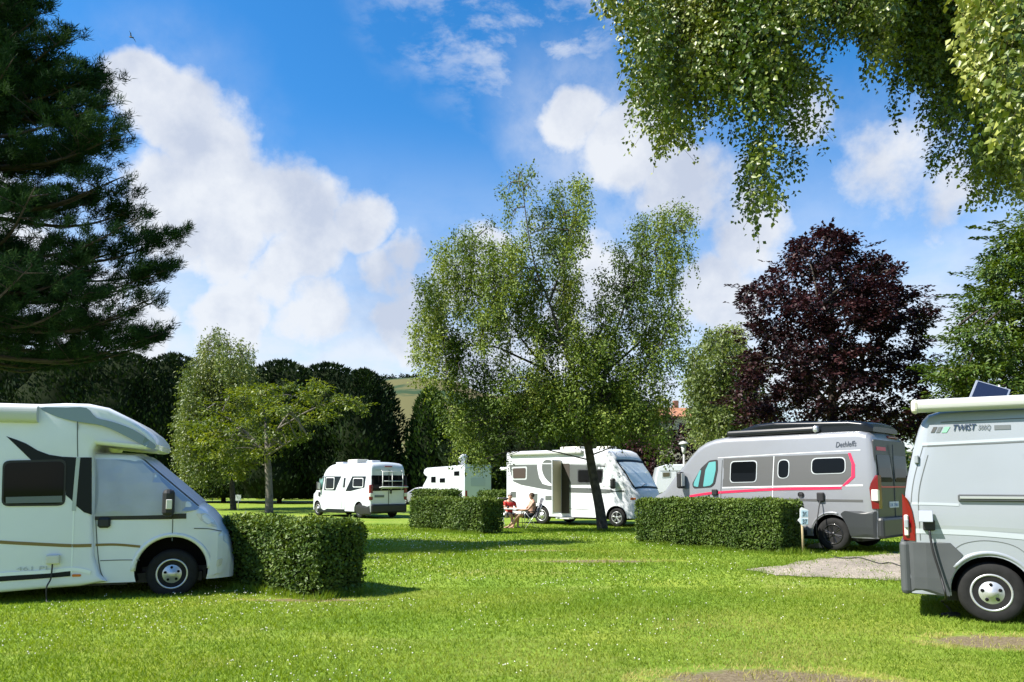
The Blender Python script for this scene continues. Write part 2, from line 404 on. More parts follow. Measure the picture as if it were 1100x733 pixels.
def make_grass():
    V = []; A = []; tot = 0
    for (y0, y1, dens, h, w) in ((4.6, 8.0, 3000, .031, .0046), (8.0, 12.0, 1700, .034, .0062), (12.0, 18.0, 700, .038, .010), (18.0, 30.0, 200, .045, .017)):
        n = int((y1 - y0) * 1.5 * (y0 + y1) / 2 * dens)
        y = y0 + (y1 - y0) * rng.random(n) ** .85; x = (rng.random(n) - .5) * 1.5 * y
        sm = np.clip(soil_mask_np(x, y) * 1.1 + (vnoise(x, y, 5.5, 9) - .5) * .9 * (soil_mask_np(x, y) > .05), 0, .86); k = rng.random(n) > sm + (vnoise(x, y, 2.2, 3) > .86) * .25
        k &= ~(inpoly(x, y, GP) & (rng.random(n) > .05 + .45 * (vnoise(x, y, 2.6, 14) > .66))); x = x[k]; y = y[k]; n = len(x)
        z = gz(x, y); hh = h * (.55 + .9 * rng.random(n)) * (.82 + .32 * vnoise(x, y, 1.1, 8) + .25 * sstep((vnoise(x, y, .5, 21) - .72) * 8)); ww = w * (.7 + .6 * rng.random(n))
        a = rng.random(n) * 6.283; tilt = hh * (.25 + .9 * rng.random(n)); b = rng.random(n) * 6.283
        p = np.stack([x, y, z - .003], 1); s = np.stack([np.cos(a), np.sin(a), 0 * a], 1) * ww[:, None]
        tip = p + np.stack([np.cos(b) * tilt, np.sin(b) * tilt, hh], 1)
        V.append(np.stack([p - s, p + s, tip], 1).reshape(-1, 3))
        r = np.clip(.5 * (soil_mask_np(x, y) > .15) + .10 + .42 * vnoise(x, y, .45, 1) + .38 * np.clip(.55 + x / y * 1.1, 0, 1) * sstep((13.5 - y) / 6) * vnoise(x, y, .8, 17) + .25 * (vnoise(x, y, 1.7, 2) - .5) + .35 * (rng.random(n) - .5), 0, 1) ** 1.1
        A.append(np.repeat(r, 3)); tot += n
    GE = [(GRAV[i].x, GRAV[i].y, GRAV[(i + 1) % len(GRAV)].x, GRAV[(i + 1) % len(GRAV)].y) for i in range(len(GRAV))]
    for (x0, y0, x1, y1, n, hh) in EDGE + [(*g, int(420 * math.hypot(g[2] - g[0], g[3] - g[1])), .055) for g in GE]:
        t = rng.random(n); jt = .06 if hh > .06 else .14; x = x0 + (x1 - x0) * t + rng.normal(size=n) * jt; y = y0 + (y1 - y0) * t + rng.normal(size=n) * jt; z = gz(x, y); h = hh * (.35 + .8 * rng.random(n)) * (.5 + vnoise(x, y, 3.0, 31))
        a = rng.random(n) * 6.283; b_ = rng.random(n) * 6.283; s = np.stack([np.cos(a), np.sin(a), 0 * a], 1) * .006; p = np.stack([x, y, z - .003], 1); tip = p + np.stack([np.cos(b_) * h * .5, np.sin(b_) * h * .5, h], 1)
        V.append(np.stack([p - s, p + s, tip], 1).reshape(-1, 3)); A.append(np.repeat(np.clip(.3 + .5 * (rng.random(n) - .5), 0, 1), 3)); tot += n
    V = np.concatenate(V); A = np.concatenate(A)
    o = fast_mesh('grass', V, np.arange(3 * tot), np.full(tot, 3), M_GRASS, attr=A)
    tag(o, 'short mown grass blades over the whole lawn', 'grass', kind='stuff')
make_grass()
def make_clover():
    n = 9500; y = 5 + 17 * rng.random(n) ** .9; x = (rng.random(n) - .5) * 1.45 * y
    left = np.clip(.75 - (x / y + .1) * 1.2, .06, 1)
    k = (vnoise(x, y, .55, 5) * .7 + vnoise(x, y, 1.9, 6) * .5 > .62) & (rng.random(n) < left * .8) & (soil_mask_np(x, y) < .2) & ~inpoly(x, y, GP)
    x = x[k]; y = y[k]; n = len(x); z = gz(x, y) + .035 + .025 * rng.random(n)
    octv = np.array([(1, 0, 0), (-1, 0, 0), (0, 1, 0), (0, -1, 0), (0, 0, 1), (0, 0, -1)], float)
    octf = np.array([(0, 2, 4), (2, 1, 4), (1, 3, 4), (3, 0, 4), (2, 0, 5), (1, 2, 5), (3, 1, 5), (0, 3, 5)])
    r = (.0048 + .0042 * rng.random(n)) * (.8 + y * .03)
    V = np.stack([x, y, z], 1)[:, None] + octv[None] * r[:, None, None]
    Fc = octf[None] + np.arange(n)[:, None, None] * 6
    o = fast_mesh('clover_flowers', V.reshape(-1, 3), Fc.ravel(), np.full(8 * n, 3), mat('clover_white', (.72, .70, .60), .8))
    tag(o, 'tiny white clover flower heads scattered through the lawn', 'flowers', kind='stuff')
make_clover()

# ------------------------------------------------------------------ far hills
def make_hill():
    xs = np.linspace(-2600, 2600, 140); ys = np.linspace(420, 2400, 50); X, Y = np.meshgrid(xs, ys)
    az = X / Y
    ridge = .139 + .006 * np.sin(az * 9 + 1) - .05 * np.exp(-((az - .62) / .3) ** 2) + .004 * np.sin(az * 31)
    ridge = np.where(az > -.09, ridge - .022 * sstep((az + .09) / .08), ridge); ridge = np.where(az > .0, ridge - .018 * sstep((az - .05) / .2), ridge)
    Z = ridge * 1500 * sstep((Y - 420) / 1080) ** 1.0 + 8 * vnoise(X, Y, .006, 4) + 6 * vnoise(X, Y, .02, 5) - 10
    Z = np.where(Y > 1500, Z - (Y - 1500) * .12, Z)
    nx = len(xs); ny = len(ys); i = (np.arange(ny - 1)[:, None] * nx + np.arange(nx - 1)[None]).ravel()
    m = bpy.data.materials.new('hillside'); t, N, Lk = nt(m); b = N['Principled BSDF']; b.inputs['Roughness'].default_value = .95; b.inputs['Specular IOR Level'].default_value = .1
    tc = N.new('ShaderNodeTexCoord')
    vo = N.new('ShaderNodeTexVoronoi'); vo.inputs['Scale'].default_value = .0045; Lk.new(tc.outputs['Object'], vo.inputs[0])
    r1 = N.new('ShaderNodeValToRGB'); r1.color_ramp.interpolation = 'CONSTANT'; e = r1.color_ramp.elements
    e[0].color = (.105, .10, .042, 1); e[1].position = .45; e[1].color = (.075, .10, .036, 1); q = e.new(.7); q.color = (.125, .105, .052, 1)
    sx = N.new('ShaderNodeSeparateColor'); Lk.new(vo.outputs['Color'], sx.inputs[0]); Lk.new(sx.outputs[0], r1.inputs[0])
    no = N.new('ShaderNodeTexNoise'); no.inputs['Scale'].default_value = .006; no.inputs['Detail'].default_value = 9; no.inputs['Roughness'].default_value = .6; Lk.new(tc.outputs['Object'], no.inputs[0])
    mr = N.new('ShaderNodeMapRange'); mr.inputs[1].default_value = .50; mr.inputs[2].default_value = .56; Lk.new(no.outputs['Fac'], mr.inputs[0])
    mx = N.new('ShaderNodeMix'); mx.data_type = 'RGBA'; Lk.new(mr.outputs[0], mx.inputs[0]); Lk.new(r1.outputs[0], mx.inputs[6]); mx.inputs[7].default_value = (.03, .055, .025, 1); Lk.new(mx.outputs[2], b.inputs['Base Color'])
    o = fast_mesh('hills', np.stack([X, Y, Z], -1).reshape(-1, 3), np.stack([i, i + 1, i + nx + 1, i + nx], 1).ravel(), np.full(len(i), 4), m, smooth=True)
    tag(o, 'distant hillside with dry fields and woods under the clouds', kind='structure')
make_hill()
# ------------------------------------------------------------------ vegetation
M_BARK = mat('birch_bark', (.065, .055, .044), .9, var=.75, scale=7, bump=.6, bscale=25)
M_BARKP = mat('birch_bark_pale', (.42, .40, .36), .85, col2=(.08, .07, .06), scale=5, bump=.5, bscale=30)
M_BARKD = mat('dark_bark', (.05, .038, .028), .95, var=.5, scale=8, bump=.7, bscale=22)
M_TWIG = mat('twig', (.045, .03, .02), .85)
F_BIRCH = foliage('birch_leaf', (.040, .068, .009), (.225, .27, .05), .18, mid=(.095, .145, .020), rough=.55, spec=.2)
F_NEAR = foliage('near_birch_leaf', (.045, .085, .011), (.27, .29, .065), .08, mid=(.105, .14, .022), rough=.42, spec=.4)
F_WILLOW = foliage('willow_leaf', (.055, .085, .017), (.17, .195, .05), .26, mid=(.125, .165, .036))
F_YOUNG = foliage('young_leaf', (.06, .095, .013), (.20, .23, .04), .30, mid=(.115, .155, .022))
F_MAPLE = foliage('purple_leaf', (.014, .006, .007), (.065, .022, .022), .14, mid=(.028, .010, .011), rough=.5, spec=.25)
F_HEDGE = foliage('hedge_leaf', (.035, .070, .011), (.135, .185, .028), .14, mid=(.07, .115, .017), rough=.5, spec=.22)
F_CYP = foliage('cypress_spray', (.005, .012, .004), (.032, .058, .010), .08, mid=(.011, .025, .005), rough=.65, spec=.15)
F_CYPG = foliage('green_cypress_spray', (.014, .034, .006), (.07, .12, .018), .13, mid=(.032, .064, .010), rough=.6, spec=.2)
F_PINE = foliage('pine_needle', (.010, .028, .011), (.05, .092, .026), .08, mid=(.020, .048, .015), rough=.8, spec=.05)
F_GREEN = foliage('broad_leaf', (.027, .058, .008), (.135, .175, .027), .18, mid=(.06, .104, .014))
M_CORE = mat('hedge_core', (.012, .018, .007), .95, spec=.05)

def rvec(n): return unit(rng.normal(size=(n, 3)))
def chain(pts, n=6):                     # smooth polyline (Catmull-Rom)
    P = [Vector(p) for p in pts]
    if len(P) < 3: return [P[0].lerp(P[-1], k / n) for k in range(n + 1)]
    P = [P[0] * 2 - P[1]] + P + [P[-1] * 2 - P[-2]]; out = []
    for i in range(1, len(P) - 2):
        a, b, c, d = P[i - 1:i + 3]
        for k in range(n):
            t = k / n
            out.append(.5 * ((2 * b) + (c - a) * t + (2 * a - 5 * b + 4 * c - d) * t * t + (3 * b - a - 3 * c + d) * t ** 3))
    out.append(P[-2]); return out
def strand(p, L, out, step=.12, sway=.02):
    n = max(3, int(L / step)); pts = [np.array(p)]; d = np.array([out[0], out[1], .25])
    for i in range(n):
        d = d * .72 + np.array([rng.normal() * sway * 4, rng.normal() * sway * 4, -.42]); q = d / max(np.linalg.norm(d), 1e-6)
        pts.append(pts[-1] + q * step)
    return np.array(pts)
def leaf_strand(lv, pts, spacing, size, base, spread=.05, droop=.7, wid=.6):
    seg = np.linalg.norm(np.diff(pts, axis=0), axis=1); cum = np.concatenate([[0], np.cumsum(seg)]); n = max(2, int(cum[-1] / spacing))
    s = np.sort(rng.random(n)) * cum[-1]
    P = np.stack([np.interp(s, cum, pts[:, k]) for k in range(3)], 1)
    o = rvec(n); P = P + o * spread * rng.random((n, 1))
    D = o * .8 + np.array([0, 0, -droop]); N = rvec(n) * 1.0 + np.array([-.06, -.06, .22])
    L = size * (.6 + .7 * rng.random(n))
    lv.add(P, D, N, L, L * wid, np.clip(base + .34 * (rng.random(n) - .5), 0, 1))

def weeping(name, label, root, limbs, clusters, Y, leafmat, bark, leaf=.065, spacing=.045, dz=2.2, dens=.034, smin=.22, smax=.5, twig=None, spread=.06, zcut=None, puff=0.0, step=.12, tight=.55, trunk_pts=None, trunk_r=None, wid=.6, group=None, branch=True, mpx=None):
    t = empty(name, root); tag(t, label, 'tree', group)
    tb = MB(); ends = []
    for (pts, r0, r1) in limbs:
        W = [at(p[0], p[1], Y + (p[2] if len(p) > 2 else 0)) for p in pts]; W = chain(W, 6)
        rad = [r0 + (r1 - r0) * (i / (len(W) - 1)) ** .62 for i in range(len(W))]
        tb.tube(W, rad, 8); ends.append(np.array([list(w) for w in W]))
    allp = np.concatenate(ends); lv = Leaves()
    for cl in clusters:
        px, py, hw, ln, dn = (list(cl) + [1.0])[:5]; ny = cl[5] if len(cl) > 5 else None
        n = max(3, int(hw * ln * dens * dn)); base = .45 + .25 * rng.normal()
        cdep = Y + (ny if ny is not None else rng.uniform(-.45, .45) * dz)
        starts = []
        for _ in range(n):
            a = px + rng.normal() * hw * tight; u = rng.random() ** 1.25; b = py + u * ln * .62 + abs(rng.normal()) * hw * .12 * (abs(a - px) / max(hw, 1)) * 3
            dep = cdep + rng.normal() * dz * .33
            p = at(a, b, dep); m = dep / F; L = ln * m * rng.uniform(smin, smax)
            az = rng.random() * 6.28; s = strand(p, L, (math.cos(az) * .6, math.sin(az) * .6), step); starts.append(s[0])
            if zcut: s = s[s[:, 2] > zcut(a)]
            if len(s) < 3: continue
            if puff and rng.random() < puff:
                m_ = 26; o = rvec(m_) * (rng.random((m_, 1)) ** .5) * leaf * 3.2; Lp = leaf * (.6 + .7 * rng.random(m_)); lv.add(s[0] + o, o / leaf * .3 + rvec(m_) * .6 + np.array([0, 0, -.35]), rvec(m_) * .6 + np.array([-.2, -.2, .8]), Lp, Lp * wid, np.clip(base + .5 * (rng.random(m_) - .5), 0, 1))
            leaf_strand(lv, s, spacing, leaf, np.clip(base + .17 * rng.normal(), .08, .92), spread, wid=wid)
            if twig and rng.random() < .5: lv.tw.tube([Vector(q) for q in s[::3]], twig, 3, 0, False)
        if branch and starts:
            c = at(px, py + ln * .3, cdep); d = np.linalg.norm(allp - np.array(c), axis=1) + np.maximum(0, allp[:, 2] - c.z) * 2; k = int(np.argmin(d))
            q = Vector(allp[k]); mid = q.lerp(c, .55) + Vector((0, 0, .10 * (c - q).length))
            tb.tube(chain([q, mid, c], 4), [.028, .024, .021, .018, .015, .012, .009, .007, .004], 5)
            for s in starts[::5]:
                e = Vector(s); tb.tube([mid, mid.lerp(e, .6) + Vector((0, 0, .05)), e], [.014, .010, .005], 4, caps=False)
    tb.v = [(v[0] - root[0], v[1] - root[1], v[2] - root[2]) for v in tb.v]
    tb.build('trunk', bark, t)
    lv.build('crown', leafmat, M_TWIG, t)
    return t, lv.n

def span(poly, py):
    xs = []
    for i in range(len(poly)):
        (x1, y1), (x2, y2) = poly[i], poly[(i + 1) % len(poly)]
        if (y1 > py) != (y2 > py): xs.append(x1 + (py - y1) * (x2 - x1) / (y2 - y1))
    return (min(xs), max(xs)) if len(xs) >= 2 else None
def sample_outline(poly, Y, n, shell=.45, dscale=1.0):
    ys = [p[1] for p in poly]; y0, y1 = min(ys), max(ys); out = []
    W = {}
    while len(out) < n:
        py = rng.uniform(y0, y1); k = round(py)
        if k not in W: W[k] = span(poly, k + .01)
        s = W[k]
        if not s: continue
        if rng.random() > (s[1] - s[0]) / (max(p[0] for p in poly) - min(p[0] for p in poly)) + .08: continue
        r = rng.random() ** shell; a = rng.random() * 6.283
        cx = (s[0] + s[1]) / 2; hw = (s[1] - s[0]) / 2
        out.append((cx + hw * r * math.cos(a), py, hw * r * math.sin(a) * Y / F * dscale, r, a))
    return out
def clump_crown(lv, poly, Y, nclump, per, rad, leaf, flat=.55, shell=.45, dscale=1.0, droop=.25, wid=.6, cb=.22, tops=None, spike=0.0):
    P = sample_outline(poly, Y, nclump, shell, dscale); cs = []
    for (px, py, dy, r, a) in P:
        c = np.array(at(px, py, Y + dy)); cs.append(c); n = int(per * rng.uniform(.5, 1.4)); R_ = rad * rng.uniform(.6, 1.35)
        o = rvec(n) * (rng.random((n, 1)) ** .5) * R_ * np.array([1, 1, flat])
        if spike: o *= (1 + spike * rng.random((n, 1)))
        out = np.array([math.cos(a) * r, math.sin(a) * r, 0.15])
        D = o / R_ + rvec(n) * .6 + out * .5 + np.array([0, 0, -droop]); N = rvec(n) * .55 + np.array([0, 0, 1]) + out * .4
        L = leaf * (.6 + .7 * rng.random(n)); base = .45 + cb * rng.normal()
        lv.add(c + o, D, N, L, L * wid, np.clip(base + .45 * (rng.random(n) - .5), 0, 1))
    return cs
def clump_tree(name, label, root, limbs, poly, Y, leafmat, bark, nclump, per, rad, leaf, group=None, cat='tree', nbranch=40, sprays=0, **kw):
    t = empty(name, root); tag(t, label, cat, group); lv = Leaves(); tb = MB(); pts = []
    for (lp, r0, r1) in limbs:
        W = chain([at(p[0], p[1], Y + (p[2] if len(p) > 2 else 0)) if len(p) < 4 else Vector(p[:3]) for p in lp], 6)
        tb.tube(W, [r0 + (r1 - r0) * (i / (len(W) - 1)) ** .8 for i in range(len(W))], 9); pts += [np.array(w) for w in W]
    cs = clump_crown(lv, poly, Y, nclump, per, rad, leaf, **kw)
    for (px, py, dy, r, a) in (sample_outline(poly, Y, sprays, .02) if sprays else []):
        s_ = span(poly, py + .01); cx = (s_[0] + s_[1]) / 2; o0 = at(px, py, Y + dy); out = np.array([(px - cx) / F * Y, dy, .55 * rad]); out = unit(out) * rad * rng.uniform(1.2, 2.6)
        n = int(per * .5); w_ = rng.random((n, 1)); P_ = np.array(o0) + out * w_ + rvec(n) * rad * .28 * (1.15 - w_); Lf = leaf * (.6 + .6 * rng.random(n))
        lv.add(P_, out / rad + rvec(n) * .7 + np.array([0, 0, -.2]), rvec(n) * .6 + np.array([0, 0, 1]), Lf, Lf * .6, np.clip(.45 + .5 * (rng.random(n) - .5), 0, 1))
    for (lp, r0, r1) in limbs[1:]:
        W = chain([at(q[0], q[1], Y + (q[2] if len(q) > 2 else 0)) for q in lp], 6); W = W[len(W) // 2:]
        for q in W:
            n = int(per * .8); o = rvec(n) * (rng.random((n, 1)) ** .5) * rad * .9 * np.array([1, 1, .7]); Lf = leaf * (.6 + .7 * rng.random(n))
            lv.add(np.array(q) + o, o / rad + rvec(n) * .6 + np.array([0, 0, -.2]), rvec(n) * .6 + np.array([0, 0, 1]), Lf, Lf * .6, np.clip(.45 + .5 * (rng.random(n) - .5), 0, 1))
    A = np.array(pts)
    for c in cs[:nbranch]:
        d = np.linalg.norm(A - c, axis=1) + np.maximum(0, A[:, 2] - c[2]) * 2.5; q = Vector(A[int(np.argmin(d))]); e = Vector(c); m = q.lerp(e, .5) + Vector((0, 0, .12 * (e - q).length))
        tb.tube(chain([q, m, e], 3), [.05, .042, .035, .03, .024, .018, .010], 5, caps=False)
    tb.v = [(v[0] - root[0], v[1] - root[1], v[2] - root[2]) for v in tb.v]
    tb.build('trunk', bark, t); lv.build('crown', leafmat, None, t)
    return t
def conifer(label, px, Y, hw_px, top, leafmat=F_CYP, n=5200, group=None, leaf=.42, blunt=.55, clear=1.0, name='conifer', lean=0):
    base = at(px, 540, Y); root = Vector((base.x, Y, float(gz(0, Y)))); H = at(px, top, Y).z - root.z; Rm = hw_px * Y / F
    t = empty(name, root); tag(t, label, 'conifer', group); lv = Leaves(); ph = rng.random(6) * 6.28
    def rad(u, a):
        prof = np.where(u < .12, .78 + .22 * u / .12, np.clip(1 - ((u - .12) / .88) ** (1.3 / blunt), 0, 1) ** .62)
        return Rm * prof * (1 + .09 * np.sin(3 * a + ph[0] + u * 5) + .07 * np.sin(7 * a + ph[1] - u * 11) + .07 * np.sin(u * 23 + ph[2] + 2 * a))
    u = rng.random(n) ** .85; a = rng.random(n) * 6.283; r = rad(u, a) * (.84 + .2 * rng.random(n) ** .6) * (1 + .06 * (np.sin(a * 11 + u * 37 + ph[4]) * np.sin(u * 53 + a * 5 + ph[5])))
    tuft = rng.random(n) < .1; r = np.where(tuft, r * 1.07, r)
    P = np.stack([r * np.cos(a) + lean * u, r * np.sin(a), clear + u * (H - clear)], 1)
    o = np.stack([np.cos(a), np.sin(a), 0 * a], 1)
    D = o * .45 + rvec(n) * .45 + np.array([0, 0, .75]) * (1 - .2 * rng.random((n, 1))); N = o * .9 + rvec(n) * .5 + np.array([0, 0, .4])
    L = leaf * (.6 + .8 * rng.random(n))
    lv.add(P, D, N, L, L * .42, np.clip(.42 + .25 * np.sin(a * 2 + u * 9 + ph[3]) * .5 + .5 * (rng.random(n) - .5), 0, 1), .15)
    V = np.concatenate(lv.V); A = np.concatenate(lv.A); i = np.arange(lv.n)[:, None] * 4
    loops = np.concatenate([i, i + 1, i + 2, i, i + 2, i + 3], 1).ravel()
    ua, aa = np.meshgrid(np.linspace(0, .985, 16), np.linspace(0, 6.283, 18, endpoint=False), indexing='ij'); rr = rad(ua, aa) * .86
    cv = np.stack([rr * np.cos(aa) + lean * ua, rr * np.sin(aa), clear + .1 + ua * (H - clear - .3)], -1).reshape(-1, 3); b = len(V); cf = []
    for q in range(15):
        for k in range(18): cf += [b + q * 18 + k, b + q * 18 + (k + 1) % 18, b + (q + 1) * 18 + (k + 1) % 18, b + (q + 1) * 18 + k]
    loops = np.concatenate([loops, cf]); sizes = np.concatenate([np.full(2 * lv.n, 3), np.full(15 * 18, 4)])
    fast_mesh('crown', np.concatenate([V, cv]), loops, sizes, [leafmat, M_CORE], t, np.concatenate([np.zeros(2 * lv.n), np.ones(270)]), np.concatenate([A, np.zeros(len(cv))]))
    tb = MB(); tb.tube([(0, 0, -.1), (0, 0, clear + .5), (lean * .5, 0, H * .6)], [.22, .2, .12], 8); tb.build('trunk', M_BARKD, t)
    return t

# ---- weeping birch in the middle of the lawn
BY = 24.2
broot = at(647, 571, BY); broot.z = float(gz(0, BY))
limbs = [([(648, 574), (644, 545), (637, 510), (632, 480), (627, 452)], .19, .12),
         ([(628, 458), (612, 430, .3), (588, 398, .6), (566, 372, .8), (546, 345, 1.0), (520, 318, 1.3), (492, 285, 1.6)], .075, .01),
         ([(588, 398, .6), (560, 385, .2), (528, 372, -.3), (490, 372, -.6)], .06, .015),
         ([(627, 452), (620, 415, -.4), (605, 370, -.7), (590, 325, -.9), (576, 290, -1.0), (566, 240, -1.1), (560, 186, -1.1)], .085, .008),
         ([(590, 325, -.9), (604, 285, -.5), (614, 240, -.2), (622, 194, 0)], .05, .01),
         ([(632, 480), (643, 440, -.2), (650, 400, -.4), (662, 355, -.4), (678, 310, -.2), (694, 270, 0), (712, 235, .3), (730, 216, .4)], .08, .008),
         ([(650, 400, -.4), (676, 378, .3), (704, 352, .8), (722, 330, 1.0)], .06, .012),
         ([(640, 440, -.2), (665, 415, -.9), (690, 400, -1.2)], .05, .012)]
cl = [(480, 262, 17, 120, 1.1), (503, 245, 17, 150), (528, 258, 16, 150, 1), (466, 330, 18, 120, 1.1), (490, 360, 20, 130, 1.2), (520, 385, 20, 110, 1), (450, 372, 8, 60, .6), (541, 335, 13, 100, .8), (556, 425, 22, 80, 1.2), (500, 440, 22, 70, 1.1), (526, 462, 18, 60, 1.0), (514, 478, 12, 46, .9),
      (540, 197, 9, 26, .6), (556, 184, 9, 50, .7), (570, 178, 7, 60, .6), (580, 220, 12, 80, .8), (600, 200, 14, 120, 1), (622, 192, 11, 130, 1), (573, 285, 18, 110, 1.1), (600, 310, 18, 110, 1), (528, 236, 9, 18, .4), (548, 255, 12, 60, .8),
      (570, 395, 26, 90, 1.3), (608, 400, 26, 90, 1.4), (640, 425, 24, 66, 1.4), (613, 340, 13, 90, .9), (590, 440, 24, 50, 1.4), (655, 440, 24, 60, 1.3), (560, 440, 26, 55, 1.3), (625, 440, 26, 60, 1.2),
      (735, 218, 10, 100, .9), (714, 222, 14, 150, 1), (690, 236, 15, 150, 1), (668, 262, 12, 100, .9), (655, 300, 8, 60, .6), (700, 330, 20, 130, 1.2), (724, 325, 12, 110, 1), (680, 390, 23, 100, 1.4), (660, 405, 20, 80, 1.3), (706, 420, 15, 90, 1.2), (641, 385, 12, 70, 1), (744, 232, 5, 50, .5), (712, 465, 9, 45, .8), (690, 440, 20, 60, 1.2), (618, 235, 8, 80, .9), (622, 365, 16, 70, 1.1), (645, 372, 14, 70, 1), (586, 345, 14, 80, 1.1), (560, 300, 14, 90, .9), (545, 395, 16, 70, 1.1), (590, 250, 14, 80, .9), (660, 330, 12, 90, .9), (520, 330, 14, 80, .9), (605, 255, 10, 70, .9), (676, 300, 14, 90, .9), (575, 345, 12, 70, 1.0), (548, 215, 8, 50, .7), (566, 235, 8, 60, .8), (722, 262, 12, 80, .8), (552, 262, 16, 90, 1.1), (534, 296, 18, 90, 1.1), (641, 322, 15, 90, 1.1), (634, 365, 20, 80, 1.1), (658, 350, 16, 80, 1.1), (612, 292, 18, 100, 1.1), (648, 292, 10, 50, .7), (462, 300, 14, 110, .9), (448, 345, 10, 70, .7), (586, 400, 20, 70, 1)]
_, nb = weeping('weeping_birch', 'tall weeping birch with a leaning dark trunk standing alone mid-lawn before the big motorhome', broot, limbs, cl, BY, F_BIRCH, M_BARK, leaf=.092, spacing=.045, dz=2.6, dens=.038, spread=.085, puff=.85, smin=.14, smax=.36, tight=.46, zcut=lambda a: 2.8 + .3 * (1 + math.sin(a * .31)) * (1 + math.sin(a * .083)) if 548 < a < 692 else (1.55 if a < 548 else 1.9))
print('birch leaves', nb)

# ---- the birch whose branches hang into the top of the picture
NY = 5.6
nroot = Vector((7.6, 5.4, 0))
NL = [([(1660, 770, -.1), (1655, 500, -.1), (1640, 230, -.1), (1600, 0, 0), (1520, -220, 0)], .20, .11),
      ([(1600, 0, 0), (1450, -170, .1), (1250, -230, .1), (1080, -210, .0), (930, -185, -.1), (830, -150, -.1), (740, -100, -.1), (680, -50, 0)], .08, .008)]
nc = [(655, -40, 9, 80, 1), (676, -60, 16, 130, 1.1), (700, 5, 22, 165, 1.3), (732, -40, 28, 225, 1.4), (764, -50, 28, 225, 1.5), (795, -50, 28, 225, 1.5), (822, -40, 22, 240, 1.5), (845, -50, 20, 200, 1.1), (812, 120, 9, 165, 1.0), (822, 150, 8, 120, .8), (866, 0, 9, 150, .7), (872, 80, 7, 130, .5), (880, -70, 26, 120, 1.1), (915, -80, 24, 105, 1.2), (948, -70, 22, 130, 1.3), (722, 95, 18, 90, 1.1), (690, 95, 9, 70, .6), (850, 60, 12, 110, .8), (850, 130, 8, 90, .6),
      (965, -70, 22, 190, 1.7, .8), (990, -50, 26, 215, 1.9, .9), (1018, -50, 26, 215, 1.8, .9), (1042, -30, 20, 240, 1.7, .6), (1010, 90, 11, 130, .9, .9), (1066, 60, 20, 190, 1.7, .6), (1088, 110, 22, 140, 1.7, .6), (1100, 20, 24, 220, 1.6, .8), (1055, 150, 10, 100, 1, .6),
      (1066, -70, 16, 250, 1.1, -1.8), (1090, -70, 22, 285, 1.3, -1.85), (1120, -70, 28, 300, 1.3, -1.85), (1052, -40, 8, 170, .7, -1.7), (900, -60, 20, 150, 1.5, .3), (926, -60, 20, 150, 1.7, .4), (946, -40, 14, 160, 1.4, .4),
      (1150, -40, 35, 260, .7), (1000, -190, 50, 150, 1.0), (1080, -210, 50, 160, 1.0), (900, -200, 50, 130, .9), (800, -180, 40, 120, .9), (720, -130, 36, 100, .8),
      *[(px_, py_, 26, 130, 1.25, .1 + .3 * ((px_ // 45) % 2)) for px_ in range(735, 1010, 45) for py_ in (-420, -330, -240, -150)], (640, -300, 40, 120, .8, .1)]  # unseen crown clusters above the frame, added to shade the strands below
_, nn = weeping('overhanging_birch', 'birch at the right with long leafy branches hanging down from above the frame', nroot, NL, nc, NY, F_NEAR, M_BARKP, leaf=.036, spacing=.0185, dz=1.1, dens=.027, smin=.15, smax=.38, puff=.6, tight=.48, twig=.0012, spread=.038, wid=.75, step=.08, branch=False)
print('near leaves', nn)

